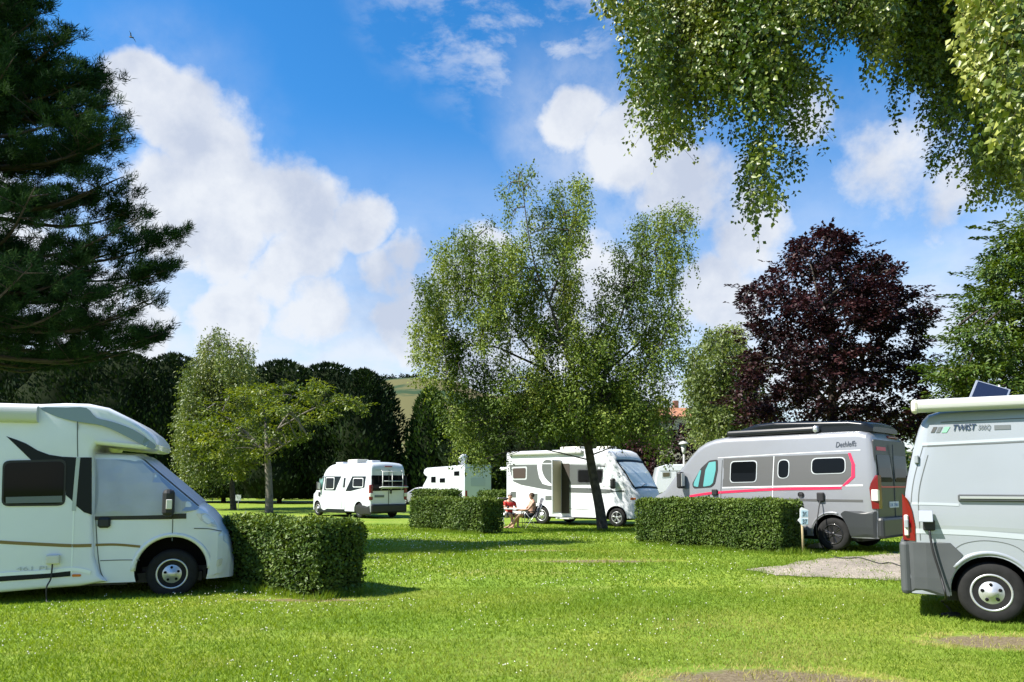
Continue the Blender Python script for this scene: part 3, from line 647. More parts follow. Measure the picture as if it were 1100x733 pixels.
# ---- dark pine on the left
def pine():
    Y = 15.0; root = Vector((-11.4, Y, float(gz(0, Y)))); t = empty('pine_tree', root); tag(t, 'tall dark pine rising behind the left motorhome, its layered branches filling the top left', 'pine tree')
    tb = MB(); lv = Leaves(); H = 17.5
    tb.tube(chain([root, root + Vector((.1, .1, 6)), root + Vector((-.05, 0, 12)), root + Vector((0, 0, H))], 8), [.34 * (1 - .9 * i / 24) for i in range(25)], 10)
    rows = [(8, 52, .9), (34, 62, 1), (58, 84, 1), (72, 112, 1), (94, 106, 1), (130, 128, 1), (157, 152, 1.1), (200, 146, 1), (246, 192, 1.15), (286, 166, 1), (322, 177, 1.1), (352, 163, 1.0), (-25, 40, .8), (-60, 20, .7), (-100, 0, .7), (-150, -20, .6)]
    for (py, tip, wgt) in rows:
        for rep in range(10):
            tgt = rep < 2
            az = rng.uniform(-.3, .3) if tgt else rng.random() * 6.283
            pyy = py + (0 if tgt else rng.uniform(-9, 9)); z = at(0, pyy, Y).z
            reach = (at(tip, pyy, Y).x - root.x) * (1 if tgt else rng.uniform(.68, .98))
            if not tgt and math.cos(az) > .0 and math.sin(az) < 0: reach *= .92
            reach = max(.9, reach)
            b0 = root + Vector((0, 0, z - root.z - .10 * reach - .1)); d = Vector((math.cos(az), math.sin(az), 0))
            tipp = b0 + d * reach + Vector((0, 0, .10 * reach + .1)); mid = b0 + d * reach * .55 + Vector((rng.normal() * .12, rng.normal() * .12, -.03 * reach))
            W = chain([b0, mid, tipp], 6); tb.tube(W, [.055 * (1 - .9 * i / 12) for i in range(13)], 6, caps=False)
            W = np.array([list(w) for w in W])
            nt_ = int(reach * (13.5 if py < 230 else 11.5) * wgt) + 6; lump = rng.random(5)
            for k in range(nt_):
                u = float(np.clip(1 - (lump[k % 5] ** 1.15) * .86 + rng.normal() * .055, .1, 1)) if rng.random() < .72 else 1 - rng.random() ** 1.15 * .86; p = W[int(u * 12)]; side = rng.normal() * .27 * (1.25 - .7 * u) * min(reach, 3.2) * .6
                pp = p + np.array([-d.y * side + d.x * rng.normal() * .15, d.x * side + d.y * rng.normal() * .15, abs(rng.normal()) * .11 + .02])
                if rng.random() < .35: tb.tube([Vector(p), Vector(pp)], [.014, .006], 3, caps=False)
                m = 96; ax = np.array([d.x * .6 - d.y * side * .6, d.y * .6 + d.x * side * .6, .75]); D = rvec(m) * .75 + unit(ax) * .75
                o = rvec(m) * np.array([.16, .16, .10]) * rng.random((m, 1)) + unit(ax) * (rng.random((m, 1)) - .5) * .2
                lv.add(pp + o, D, rvec(m), (.145 * (.6 + .6 * rng.random(m))), .0145, np.clip(.4 + .2 * rng.normal() + .5 * (rng.random(m) - .5), 0, 1), .1)
    tb.v = [(v[0] - root.x, v[1] - root.y, v[2] - root.z) for v in tb.v]
    tb.build('trunk', M_BARKD, t); lv.build('crown', F_PINE, None, t); print('pine', lv.n)
pine()

# ---- tall dark cypress screen at the left, and behind the small trees
GC = 'dark cypresses in the tall screen behind the lawn'
for i, (px, Y, hw, top, lab) in enumerate([
        (-58, 67, 60, 386, 'dark cypress of the tall screen furthest left, its foot hidden by the coachbuilt motorhome'),
        (4, 70, 62, 374, 'dark cypress directly behind the roof of the left motorhome, blunt top under the pine'),
        (72, 68, 60, 379, 'dark cypress behind the front cap of the left motorhome, top under the pine tip'),
        (128, 69, 58, 381, 'dark cypress between the left motorhome and the pale willow'),
        (182, 71, 54, 383, 'dark cypress directly behind the pale willow'),
        (240, 70, 56, 388, 'dark cypress hidden between the willow and the spreading young tree'),
        (300, 67, 56, 390, 'broad dark cypress behind the spreading young tree'),
        (350, 68, 54, 393, 'dark cypress behind the white campervan, its top the peak of the right group'),
        (388, 65, 42, 400, 'rounded dark cypress at the right end of the screen beside the hill view')]):
    conifer(lab, px, Y, hw, top, F_CYP, 6800, GC, blunt=.30 if i < 8 else .42, clear=.35, name='cypress_tree')
conifer('mid green pointed cypress between the hill view and the weeping birch', 462, 66, 30, 418, F_CYPG, 4200, None, blunt=.8, clear=.3, name='cypress_tree')
for (px, Y, hw, top, lab, fm) in [(520, 62, 44, 430, 'dark evergreen behind the far motorhome with the roof antenna', F_CYP), (590, 60, 52, 418, 'dark evergreen behind the rear roof of the big white motorhome', F_CYP), (655, 58, 50, 416, 'dark evergreen behind the front cap of the big white motorhome', F_CYP)]:
    conifer(lab, px, Y, hw, top, fm, 4200, 'dark evergreens behind the big white motorhome', blunt=.35, clear=.6, name='evergreen_tree')

# ---- lit bushes glimpsed beyond the cypress trunks
for (px, hw, top, lab) in [(60, 70, 528, 'sunlit bush beyond the cypress trunks, behind the left motorhome'), (200, 60, 524, 'sunlit bush beyond the cypress trunks, left of the young tree'), (330, 60, 526, 'sunlit bush beyond the cypress trunks, left of the white campervan'), (430, 45, 520, 'sunlit bush filling the gap between the screen and the pointed cypress')]:
    Y = 84.0; r = at(px, 540, Y); r.z = float(gz(0, Y)); t = empty('garden_bush', r); tag(t, lab, 'bush', 'sunlit bushes beyond the screen'); lv = Leaves()
    pg = [(px - hw, 545), (px - hw * .9, top + 6), (px - hw * .3, top), (px + hw * .4, top + 3), (px + hw, top + 7), (px + hw, 545)]
    clump_crown(lv, pg, Y, 90, 26, .9, .45, dscale=.3); lv.build('foliage', F_YOUNG, None, t)
    
    for k in range(5): sb = MB(); sb.tube([(rng.normal() * .5, rng.normal() * .3, -.1), (rng.normal() * 1.5, rng.normal() * .6, 1.2)], [.06, .03], 5); sb.build('stem', M_BARKD, t)

# ---- pale weeping willow at the left
WY = 48.0; r = at(250, 549, WY); r.z = float(gz(0, WY))
weeping('weeping_willow', 'pale weeping willow with hanging curtains in front of the dark screen', r,
        [([(251, 551), (249, 520), (245, 480), (240, 440), (236, 400), (235, 365)], .24, .05), ([(240, 440), (222, 405, .5), (210, 385, .8)], .08, .03), ([(238, 420), (255, 390, -.4), (264, 372, -.5)], .08, .03)],
        [(232, 350, 10, 60, 1), (240, 356, 9, 70, 1), (222, 362, 10, 80, 1), (258, 362, 8, 60, 1), (268, 366, 6, 60, .8), (210, 385, 12, 110, 1.2), (200, 405, 9, 100, 1), (230, 385, 16, 120, 1.3), (252, 380, 14, 110, 1.2), (196, 440, 7, 80, 1), (212, 440, 14, 90, 1.1), (235, 450, 16, 80, 1), (270, 395, 8, 80, .9), (248, 460, 14, 60, 1), (205, 490, 10, 40, .9), (262, 440, 12, 60, .9)],
        WY, F_WILLOW, M_BARK, leaf=.20, spacing=.12, dz=4.0, dens=.14, smin=.25, smax=.5, spread=.16, wid=.45)
# ---- spreading young tree
TY = 43.0; r = at(289, 552, TY); r.z = float(gz(0, TY))
clump_tree('young_tree', 'spreading light green young tree with a stout grey trunk in front of the cypresses', r,
           [([(289, 553), (289, 530), (288, 505), (287, 488)], .25, .17), ([(287, 490), (270, 470), (245, 450), (222, 440)], .14, .03), ([(287, 488), (300, 460), (318, 435), (335, 418)], .13, .03), ([(287, 488), (285, 450, .8), (280, 420, 1.2)], .13, .03), ([(300, 460), (335, 440, -.5), (370, 430, -.6), (392, 442, -.6)], .07, .015), ([(287, 490), (312, 474, -1.2), (330, 468, -1.8)], .08, .02)],
           [(198, 468), (208, 446), (228, 424), (258, 416), (280, 420), (300, 411), (318, 416), (336, 409), (356, 412), (370, 424), (392, 436), (386, 446), (362, 444), (345, 458), (328, 462), (322, 478), (302, 480), (290, 494), (270, 502), (256, 516), (244, 498), (222, 496)], TY, F_YOUNG, mat('grey_bark', (.17, .15, .125), .9, var=.5, scale=6, bump=.5), 200, 46, .46, .19, flat=.55, shell=.5, cb=.25, dscale=.85, sprays=40)
# ---- pale green tree behind the silver van
RY = 40.0; r = at(785, 540, RY); r.z = float(gz(0, RY))
weeping('pale_green_tree', 'pale green drooping tree between the lamp post and the purple maple', r,
        [([(786, 545), (785, 500), (782, 450), (778, 400), (776, 360)], .24, .05), ([(782, 450), (762, 415, .5), (750, 390, .7)], .08, .03), ([(782, 440), (800, 400, -.4), (806, 375, -.5)], .08, .03)],
        [(775, 345, 12, 60, 1), (760, 352, 12, 60, 1), (792, 346, 12, 60, 1.0), (745, 370, 10, 60, 1.1), (755, 390, 14, 90, 1.3), (780, 385, 20, 100, 1.3), (805, 372, 14, 90, 1.2), (750, 430, 9, 55, 1.2), (770, 430, 16, 60, 1.2), (800, 430, 18, 60, 1.2), (825, 430, 14, 50, 1), (755, 455, 9, 35, 1.0), (780, 455, 18, 40, 1.1), (742, 405, 6, 50, .6)],
        RY, F_WILLOW, M_BARK, leaf=.19, spacing=.10, dz=3.6, dens=.17, smin=.22, smax=.45, spread=.2, wid=.55)
# ---- purple maple
MY = 29.0; r = at(893, 545, MY); r.z = float(gz(0, MY))
MP = [(786, 326), (808, 300), (836, 288), (838, 274), (852, 268), (860, 255), (885, 248), (900, 256), (905, 250), (928, 258), (922, 268), (940, 280), (952, 276), (955, 290), (988, 284), (972, 300), (982, 318), (1006, 324), (1000, 345), (988, 352), (1000, 385), (1012, 410), (1008, 445), (995, 478), (900, 480), (820, 478), (795, 450), (782, 420), (796, 390), (792, 365), (812, 345), (806, 330)]
clump_tree('purple_maple', 'dark purple leaved maple tree behind the silver van', r,
           [([(893, 550), (893, 480), (894, 430), (895, 380), (893, 320), (890, 262)], .28, .04), ([(894, 440), (860, 400, -.5), (825, 360, -.8), (800, 325, -.8)], .12, .02), ([(895, 430), (930, 390, .5), (965, 350, .7), (995, 328, .8)], .12, .02), ([(894, 390), (868, 340, .7), (850, 285, .9)], .08, .015), ([(894, 380), (922, 330, -.6), (945, 285, -.7)], .08, .015), ([(894, 400), (890, 360, -2), (880, 330, -2.6)], .08, .02)],
           MP, MY, F_MAPLE, M_BARKD, 620, 75, .42, .15, flat=.55, shell=.42, wid=.8, cb=.2, nbranch=150, sprays=110)
# ---- leafy green tree at the right edge
GY = 24.0; r = at(1092, 560, GY); r.z = float(gz(0, GY))
GPOLY = [(1000, 400), (1018, 380), (1010, 362), (1030, 340), (1036, 318), (1052, 310), (1048, 280), (1062, 276), (1070, 262), (1078, 240), (1100, 225), (1130, 205), (1180, 215), (1215, 280), (1225, 380), (1210, 450), (1120, 470), (1020, 465), (1004, 440)]
clump_tree('green_tree', 'tall bright green leafy tree behind the grey van at the right edge', r,
           [([(1100, 560), (1102, 470), (1105, 400), (1110, 320), (1115, 240)], .3, .05), ([(1104, 440), (1065, 390, -.8), (1030, 350, -1.1)], .12, .02), ([(1106, 400), (1080, 330, .6), (1066, 275, .8)], .1, .02), ([(1104, 430), (1060, 420, -1.6), (1015, 405, -2.0)], .1, .02), ([(1106, 390), (1150, 330), (1185, 280)], .1, .02)],
           GPOLY, GY, F_GREEN, M_BARKD, 900, 85, .42, .15, flat=.5, shell=.45, cb=.24, droop=.35, wid=.5, nbranch=120, sprays=120)
# ---- dark purple shrub behind the caravan
SY = 52.0; r = at(712, 540, SY); r.z = float(gz(0, SY)); t = empty('purple_shrub', r); tag(t, 'dark purple shrub behind the white caravan and lamp post', 'shrub'); lv = Leaves()
clump_crown(lv, [(668, 545), (672, 470), (690, 448), (715, 446), (742, 452), (760, 470), (770, 545)], SY, 170, 60, .7, .26, dscale=.8)
lv.build('foliage', F_MAPLE, None, t)
for k in range(4): sb = MB(); sb.tube([(rng.normal() * .4, rng.normal() * .3, -.1), (rng.normal() * 1.2, rng.normal() * .6, 2.6)], [.1, .04], 6); sb.build('stem', M_BARKD, t)
SY = 47.0; r = at(1010, 540, SY); r.z = float(gz(0, SY)); t = empty('laurel_thicket', r); tag(t, 'dark green thicket low behind the silver van and purple maple', 'shrub'); lv = Leaves()
clump_crown(lv, [(830, 545), (832, 470), (880, 452), (980, 448), (1080, 440), (1200, 445), (1240, 545)], SY, 330, 40, .8, .3, dscale=.25)
lv.build('foliage', F_CYPG, None, t)
for k in range(6): sb = MB(); sb.tube([(rng.normal() * 3, rng.normal() * .3, -.1), (rng.normal() * 4, rng.normal() * .6, 2.6)], [.1, .04], 6); sb.build('stem', M_BARKD, t)

# ---- tree line behind the camp, so that the gaps show woodland
def woodland():
    lv = Leaves()
    for k in range(90):
        px = rng.uniform(-260, 1400); Y = rng.uniform(105, 150); top = rng.uniform(478, 506)
        if 410 < px < 445: top = 470 + rng.uniform(0, 12)
        hw = rng.uniform(22, 40)
        clump_crown(lv, [(px - hw, 541), (px - hw, top + 22), (px - hw * .5, top + 4), (px, top), (px + hw * .6, top + 6), (px + hw, top + 24), (px + hw, 541)], Y, 26, 16, 1.7, 1.1, dscale=.7)
    o = lv.build('far_woodland', F_GREEN); tag(o, 'hazy green woodland edge far beyond the campsite', 'woodland', kind='stuff')
    lv = Leaves()
    for (px, py, w) in [(421, 406, 5), (428, 406, 5), (434, 405, 6), (440, 405, 6), (447, 406, 5), (412, 405, 3), (403, 407, 4)]:
        clump_crown(lv, [(px - w, py + 4), (px - w * .7, py - .5), (px, py - 2), (px + w * .8, py), (px + w, py + 4)], 1480, 14, 14, 6, 5, dscale=.4)
    o = lv.build('hilltop_wood', F_CYP); tag(o, 'dark clump of wood on the distant hilltop', 'woodland', kind='stuff')
woodland()

# ---- clipped hedges
def hedge(label, pts, W, H, leafn, leaf, fm=F_HEDGE, rag=.03, group='clipped hedges between the pitches', base_taper=.06):
    # pts: front face right corner, front face left corner (ground); W: thickness to the back
    a, b = Vector((*pts[0], 0)), Vector((*pts[1], 0)); ax = (b - a).normalized(); L = (b - a).length
    bk = Vector((ax.y, -ax.x, 0))
    if bk.y < 0: bk = -bk
    c = (a + b) / 2 + bk * W / 2; c.z = float(gz(0, c.y)); root = c
    rz = math.atan2(ax.y, ax.x); t = empty('clipped_hedge', root, rz); tag(t, label, 'hedge', group)
    s = 1 if (Vector((-ax.y, ax.x, 0)).dot(bk) > 0) else -1    # local +y
    def wob(x, y, z): return .035 * np.sin(x * 3.1 + z * 2 + L) + .025 * np.sin(x * 7.3 + y * 5 - z * 6) + .02 * np.sin(y * 6 + z * 9 + x * 2)
    faces = [('y', -1, L * H), ('y', 1, L * H), ('x', -1, W * H), ('x', 1, W * H), ('z', 1, L * W * 1.3)]
    tot = sum(f[2] for f in faces); lv = Leaves(); core = []
    for (axn, sg, ar) in faces:
        n = int(leafn * ar); u = rng.random(n) * 2 - 1; v = rng.random(n)
        if axn == 'y': x = u * L / 2; y = np.full(n, sg * W / 2); z = v * H
        elif axn == 'x': y = u * W / 2; x = np.full(n, sg * L / 2); z = v * H
        else: x = u * L / 2; y = (v * 2 - 1) * W / 2; z = np.full(n, H)
        # rounded shoulders
        nrm = np.zeros((n, 3)); nrm[:, 'xyz'.index(axn)] = sg
        ex = np.clip((np.abs(x) - (L / 2 - .10)) / .10, 0, 1); ey = np.clip((np.abs(y) - (W / 2 - .10)) / .10, 0, 1); ez = np.clip((z - (H - .10)) / .10, 0, 1)
        nrm = unit(nrm + .7 * np.stack([ex * np.sign(x), ey * np.sign(y), ez], 1))
        k = ex + ey + ez - np.maximum(np.maximum(ex, ey), ez)
        tap = 1 - base_taper * np.clip(1 - z / (.30 * H), 0, 1)
        dep = .55 * wob(x, y, z) - .05 * k + rag * rng.normal(size=n) - .10 * rng.random(n) ** 2 + .03 * (rng.random(n) < .03)
        P = np.stack([x * (1 - (1 - tap) * .4), y * tap, z], 1) + nrm * dep[:, None]
        thin = (z < .10 + .05 * np.sin(x * 9)) & (rng.random(n) < .7); keep = ~thin
        D = rvec(n) + nrm * .25 + np.array([0, 0, .15]); N = nrm * 1.0 + rvec(n) * .75 + np.array([0, 0, .35])
        Lf = leaf * (.55 + .8 * rng.random(n))
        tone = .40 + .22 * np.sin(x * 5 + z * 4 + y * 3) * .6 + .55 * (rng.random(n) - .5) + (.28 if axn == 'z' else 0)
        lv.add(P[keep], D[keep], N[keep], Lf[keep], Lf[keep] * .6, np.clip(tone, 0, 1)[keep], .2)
    V = np.concatenate(lv.V); A = np.concatenate(lv.A); i = np.arange(lv.n)[:, None] * 4
    loops = np.concatenate([i, i + 1, i + 2, i, i + 2, i + 3], 1).ravel()
    i_ = .07
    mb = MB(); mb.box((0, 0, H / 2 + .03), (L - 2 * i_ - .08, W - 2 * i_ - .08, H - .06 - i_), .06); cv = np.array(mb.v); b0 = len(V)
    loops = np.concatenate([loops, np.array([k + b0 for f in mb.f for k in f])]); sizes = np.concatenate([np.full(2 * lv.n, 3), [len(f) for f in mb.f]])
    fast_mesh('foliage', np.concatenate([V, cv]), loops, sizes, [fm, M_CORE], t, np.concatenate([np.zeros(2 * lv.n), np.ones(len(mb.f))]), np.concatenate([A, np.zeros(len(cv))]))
    for k in range(int(L * 4)):
        sb = MB(); x = (rng.random() - .5) * (L - .2); y = (rng.random() - .5) * (W - .25); sb.tube([(x, y, -.08), (x + rng.normal() * .05, y + rng.normal() * .05, .25)], [.014, .01], 5)
        sb.build('stem', M_BARKD, t)
    return t
hedge('leafy clipped hedge nearest the camera, beside the nose of the left motorhome', [(-2.77, 10.8), (-4.95, 12.4)], .92, 1.06, 2600, .058, rag=.024)
hedge('long neat clipped hedge in front of the silver campervan', [(5.58, 15.6), (3.02, 18.65)], 1.0, 1.09, 2600, .052, rag=.015)
hedge('short clipped hedge in the middle, left of the two seated people', [(-.90, 22.0), (-3.38, 24.5)], .95, 1.03, 1500, .065, rag=.022)
hedge('far clipped hedge showing over the left end of the middle hedge', [(-3.3, 38.0), (-5.4, 40.2)], 1.0, 1.28, 700, .10)
hedge('far clipped hedge showing over the right end of the middle hedge', [(-.45, 36.5), (-1.75, 37.8)], 1.0, 1.25, 700, .10)
hedge('far clipped hedge in front of the white caravan, right of the big motorhome', [(8.6, 33.8), (6.6, 35.2)], 1.0, 1.1, 700, .10)
# ------------------------------------------------------------------ vehicles
M_RUB = mat('tyre_rubber', (.018, .018, .018), .85, spec=.25, var=.4, scale=9)
M_BLACK = mat('black_plastic', (.014, .014, .015), .55, var=.3, scale=6)
M_DGREY = mat('dark_grey_plastic', (.065, .072, .076), .6, var=.2, scale=3)
M_GLASS = mat('tinted_glass', (.004, .005, .006), .05, spec=.14)
M_WHITE = mat('white_paint', (.56, .59, .62), .28, coat=.5, var=.06, scale=1.4)
M_GRP = mat('white_bodywork', (.735, .755, .80), .32, coat=.3, var=.07, scale=1.2)
M_SILV = mat('silver_paint', (.25, .258, .277), .34, metal=.25, coat=.6, var=.05, scale=1.5)
M_GREYV = mat('grey_white_paint', (.315, .342, .378), .3, metal=.1, coat=.6, var=.06, scale=1.2)
M_PANEL = mat('dark_grey_foil', (.085, .085, .083), .4, coat=.15)
M_PANEL2 = mat('mid_grey_foil', (.095, .105, .102), .4, coat=.15)
M_CHAR = mat('charcoal_paint', (.025, .028, .030), .45, coat=.1)
M_NAVY = mat('blue_black_foil', (.005, .008, .012), .4, spec=.2)
M_BLUEG = mat('blue_grey_foil', (.17, .24, .29), .35, coat=.3)
M_RED = mat('red_lens', (.15, .003, .005), .2, coat=.2)
M_CLEARL = mat('clear_lens', (.62, .60, .56), .1, coat=.8)
M_ORANGE = mat('orange_lens', (.55, .12, .02), .2, coat=.6)
M_REDF = mat('red_foil', (.62, .02, .07), .35)
M_GOLD = mat('gold_foil', (.20, .13, .035), .4)
M_SEAM = mat('panel_gap', (.10, .11, .11), .8)
M_SEAML = mat('pale_line', (.80, .83, .83), .3, coat=.5)
M_RIMS = mat('steel_rim', (.55, .56, .57), .35, metal=.6)
M_RIMB = mat('black_alloy', (.016, .016, .017), .35, metal=.3, coat=.4)
M_TEAL = mat('blue_green_screen', (.08, .29, .29), .5)
M_COVER = mat('silver_thermal_cover', (.40, .43, .49), .42, metal=.35, var=.22, scale=1.6, bump=1.0, bscale=2.2)
M_SCREEN = mat('pale_window_blind', (.78, .84, .86), .25, coat=.6)
M_AWN = mat('awning_case', (.50, .51, .50), .4, coat=.2)
M_CREAM = mat('cream_plastic', (.62, .60, .52), .5)
M_PLATE = mat('number_plate', (.55, .60, .66), .4)
M_CABLE = mat('black_cable', (.012, .012, .013), .6)
M_TXD = mat('dark_lettering', (.04, .05, .07), .5)
M_TXB = mat('blue_lettering', (.06, .18, .42), .5)
M_TXG = mat('grey_lettering', (.45, .48, .49), .5)
M_WELL = mat('wheel_well', (.010, .010, .010), .9, spec=.1)
M_SOLAR = mat('solar_cells', (.012, .016, .035), .2, coat=.3)
M_ALU = mat('aluminium', (.60, .61, .62), .35, metal=.7)
M_INSHADE = mat('interior_shade', (.05, .042, .035), .8)
M_WOODB = mat('door_edge_beige', (.52, .44, .30), .5)

def interp(x, pts):
    return np.interp(x, [p[0] for p in pts], [p[1] for p in pts])

class Body:
    """lofted vehicle shell: x forward from the tail, y to the vehicle's left, z up"""
    def __init__(s, L, top, half, zb=.28, r=.13, crown=.05, tumble=(1.25, .10, 1.25), warp=.0, xs=None, rfun=None):
        s.L = L; s.top = top; s.half = half; s.zb = zb; s.r = r; s.crown = crown; s.tum = tumble; s.warp = warp; s.rfun = rfun
        key = sorted(set([p[0] for p in top] + [p[0] for p in half] + list(np.linspace(0, L, 46)) + (xs or [])))
        s.xs = [k for i, k in enumerate(key) if i == 0 or k - key[i - 1] > .004]
    def zt(s, x): return interp(x, s.top)
    def hw(s, x): return interp(x, s.half)
    def tm(s, z):
        z0, a, h = s.tum; t = np.clip((np.asarray(z, float) - z0) / h, 0, 1.3); lo = np.clip((.55 - np.asarray(z, float)) / .4, 0, 1)
        return 1 - a * t ** 1.6 - .035 * lo ** 2
    def rad(s, x):
        r = s.r if s.rfun is None else interp(x, s.rfun); return min(r, (s.zt(x) - s.zb) * .45, s.hw(x) * .6)
    def side(s, x, z):
        zt = float(s.zt(x)); r = s.rad(x); zc = zt - r
        if z <= zc: return float(s.hw(x) * s.tm(z))
        k = min(1., (z - zc) / r); return float(s.hw(x) * s.tm(zc)) - r * (1 - math.sqrt(max(0, 1 - k * k)))
    def wx(s, x, z):
        return x + s.warp * float(sstep((z - 1.35) / 1.2)) * max(0., 1 - x / 1.2)
    def mesh(s, mi=0):
        mb = MB(); rings = []
        for x in s.xs:
            zt = float(s.zt(x)); r = s.rad(x); zc = zt - r; P = []
            for k in range(11):
                z = s.zb + (zc - s.zb) * k / 10; P.append((s.side(x, z), z))
            for k in range(1, 7):
                a = math.pi / 2 * k / 6; P.append((float(s.hw(x) * s.tm(zc)) - r * (1 - math.cos(a)), zc + r * math.sin(a)))
            y1 = P[-1][0]
            for k in range(1, 5):
                y = y1 * (1 - k / 4); P.append((y, zt + s.crown * (1 - (y / max(y1, 1e-6)) ** 2) * min(1, r / .08)))
            full = P + [(-y, z) for (y, z) in P[-2::-1]]
            rings.append([(s.wx(x, z), -y, z) for (y, z) in full])
        n = len(rings[0]); vs = [p for r_ in rings for p in r_]; fs = []
        for i in range(len(rings) - 1):
            for k in range(n):
                k2 = (k + 1) % n; fs.append((i * n + k, i * n + k2, (i + 1) * n + k2, (i + 1) * n + k))
        fs.append(tuple(range(n))); fs.append(tuple((len(rings) - 1) * n + k for k in range(n)))
        mb.add(vs, fs, mi, True); mb.sm[-1] = mb.sm[-2] = False
        return mb

class Prism:
    """flat sided coachbuilt shell from a side outline"""
    def __init__(s, poly, hw, bev=.05, nose=None):
        s.poly = poly; s.h = hw; s.b = bev; s.nose = nose
    def side(s, x, z): return s.h * s.tap(x)
    def tap(s, x): return 1.0 if not s.nose else float(interp(x, s.nose))
    def wx(s, x, z): return x
    def mesh(s, mi=0):
        P = [Vector(p) for p in s.poly]; n = len(P); ar = sum(P[i].x * P[(i + 1) % n].y - P[(i + 1) % n].x * P[i].y for i in range(n)); sg = 1 if ar > 0 else -1
        def inset(d):
            out = []
            for i in range(n):
                e1 = (P[i] - P[i - 1]).normalized(); e2 = (P[(i + 1) % n] - P[i]).normalized()
                n1 = Vector((-e1.y, e1.x)) * sg; n2 = Vector((-e2.y, e2.x)) * sg; m = (n1 + n2)
                m = m.normalized() / max(.45, m.normalized().dot(n1)); out.append(P[i] + m * d)
            return out
        lay = []
        for k in range(5):
            a = math.pi / 2 * k / 4; lay.append((s.h - s.b * (1 - math.cos(math.pi / 2 - a)), s.b * (1 - math.sin(math.pi / 2 - a))))
        lay = [(s.h - s.b * (1 - math.sin(a)), s.b * (1 - math.cos(a))) for a in [math.pi / 2 * (1 - k / 4) for k in range(5)]]
        lay = [(s.h - s.b + s.b * math.cos(a), s.b * (1 - math.sin(a))) for a in [math.pi / 2 * k / 4 for k in range(5)]]
        seq = [(-y, d) for (y, d) in lay] + [(y, d) for (y, d) in lay[::-1]]
        vs = []
        for (y, d) in seq: vs += [(q.x, y * s.tap(q.x), q.y) for q in inset(d)]
        fs = []
        for j in range(len(seq) - 1):
            for i in range(n): fs.append((j * n + i, j * n + (i + 1) % n, (j + 1) * n + (i + 1) % n, (j + 1) * n + i))
        mb = MB(); mb.add(vs, fs, mi, False)
        mb.add(vs[:n], [tuple(range(n))], mi); mb.add(vs[-n:], [tuple(range(n))], mi)
        return mb

def weld(o, d=1e-4):
    bm = bmesh.new(); bm.from_mesh(o.data); bmesh.ops.remove_doubles(bm, verts=bm.verts, dist=d); bmesh.ops.recalc_face_normals(bm, faces=bm.faces); bm.to_mesh(o.data); bm.free()
def cut_arches(o, cuts, well=M_WELL):
    weld(o); o.data.materials.append(well); wi = len(o.data.materials) - 1
    tmp = []
    for (x, z, r, y0, y1) in cuts:
        mb = MB(); prof = [(r, y0), (r, y1)]; mb.lathe(prof, (x, 0, z), 'y', 40, 0, True); c = mb.build('cutter', well); tmp.append(c)
        md = o.modifiers.new('cut', 'BOOLEAN'); md.operation = 'DIFFERENCE'; md.object = c; md.solver = 'EXACT'; md.material_mode = 'TRANSFER'
    c0 = o.parent; mw = o.matrix_basis.copy()
    bpy.context.view_layer.update()
    for c in tmp: c.parent = o.parent
    bpy.context.view_layer.update()
    me = bpy.data.meshes.new_from_object(o.evaluated_get(bpy.context.evaluated_depsgraph_get()))
    o.modifiers.clear(); old = o.data; o.data = me; me.name = old.name
    for c in tmp: bpy.data.objects.remove(c)
    try: me.shade_smooth() if False else None
    except Exception: pass
    return o
def sharp_by_angle(o, ang=32):
    me = o.data; bm = bmesh.new(); bm.from_mesh(me)
    for f in bm.faces: f.smooth = True
    for e in bm.edges: e.smooth = not (len(e.link_faces) == 2 and e.calc_face_angle(0) > R(ang))
    bm.to_mesh(me); bm.free()

def round_poly(pts, r, n=4):
    out = []; m = len(pts)
    for i in range(m):
        p = Vector(pts[i]); a = Vector(pts[i - 1]) - p; b = Vector(pts[(i + 1) % m]) - p
        d = min(r, a.length * .45, b.length * .45); a = p + a.normalized() * d; b = p + b.normalized() * d
        for k in range(n + 1):
            t = k / n; out.append((a.lerp(p, t)).lerp(p.lerp(b, t), t))
    return [(v.x, v.y) for v in out]
def smooth_poly(pts, n=5, closed=True):
    out = []; m = len(pts)
    for i in range(m):
        a, b, c, d = [Vector(pts[(i + k) % m]) for k in (-1, 0, 1, 2)]
        for k in range(n):
            t = k / n; q = .5 * ((2 * b) + (c - a) * t + (2 * a - 5 * b + 4 * c - d) * t * t + (3 * b - a - 3 * c + d) * t ** 3); out.append((q.x, q.y))
    return out
def rect(x0, z0, x1, z1): return [(x0, z0), (x1, z0), (x1, z1), (x0, z1)]

def tri_fill(poly, step=.14):
    P = [Vector(p) for p in poly]; n = len(P)
    xs = [p.x for p in P]; zs = [p.y for p in P]
    X, Z = np.meshgrid(np.arange(min(xs) + step * .5, max(xs), step), np.arange(min(zs) + step * .5, max(zs), step)); X = X.ravel(); Z = Z.ravel()
    if len(X):
        k = inpoly(X, Z, [(p.x, p.y) for p in P]); X = X[k]; Z = Z[k]
    vs = P + [Vector((a, b)) for a, b in zip(X, Z)]
    r = delaunay_2d_cdt(vs, [(i, (i + 1) % n) for i in range(n)], [list(range(n))], 1, 1e-6)
    return r[0], [tuple(f) for f in r[2]]

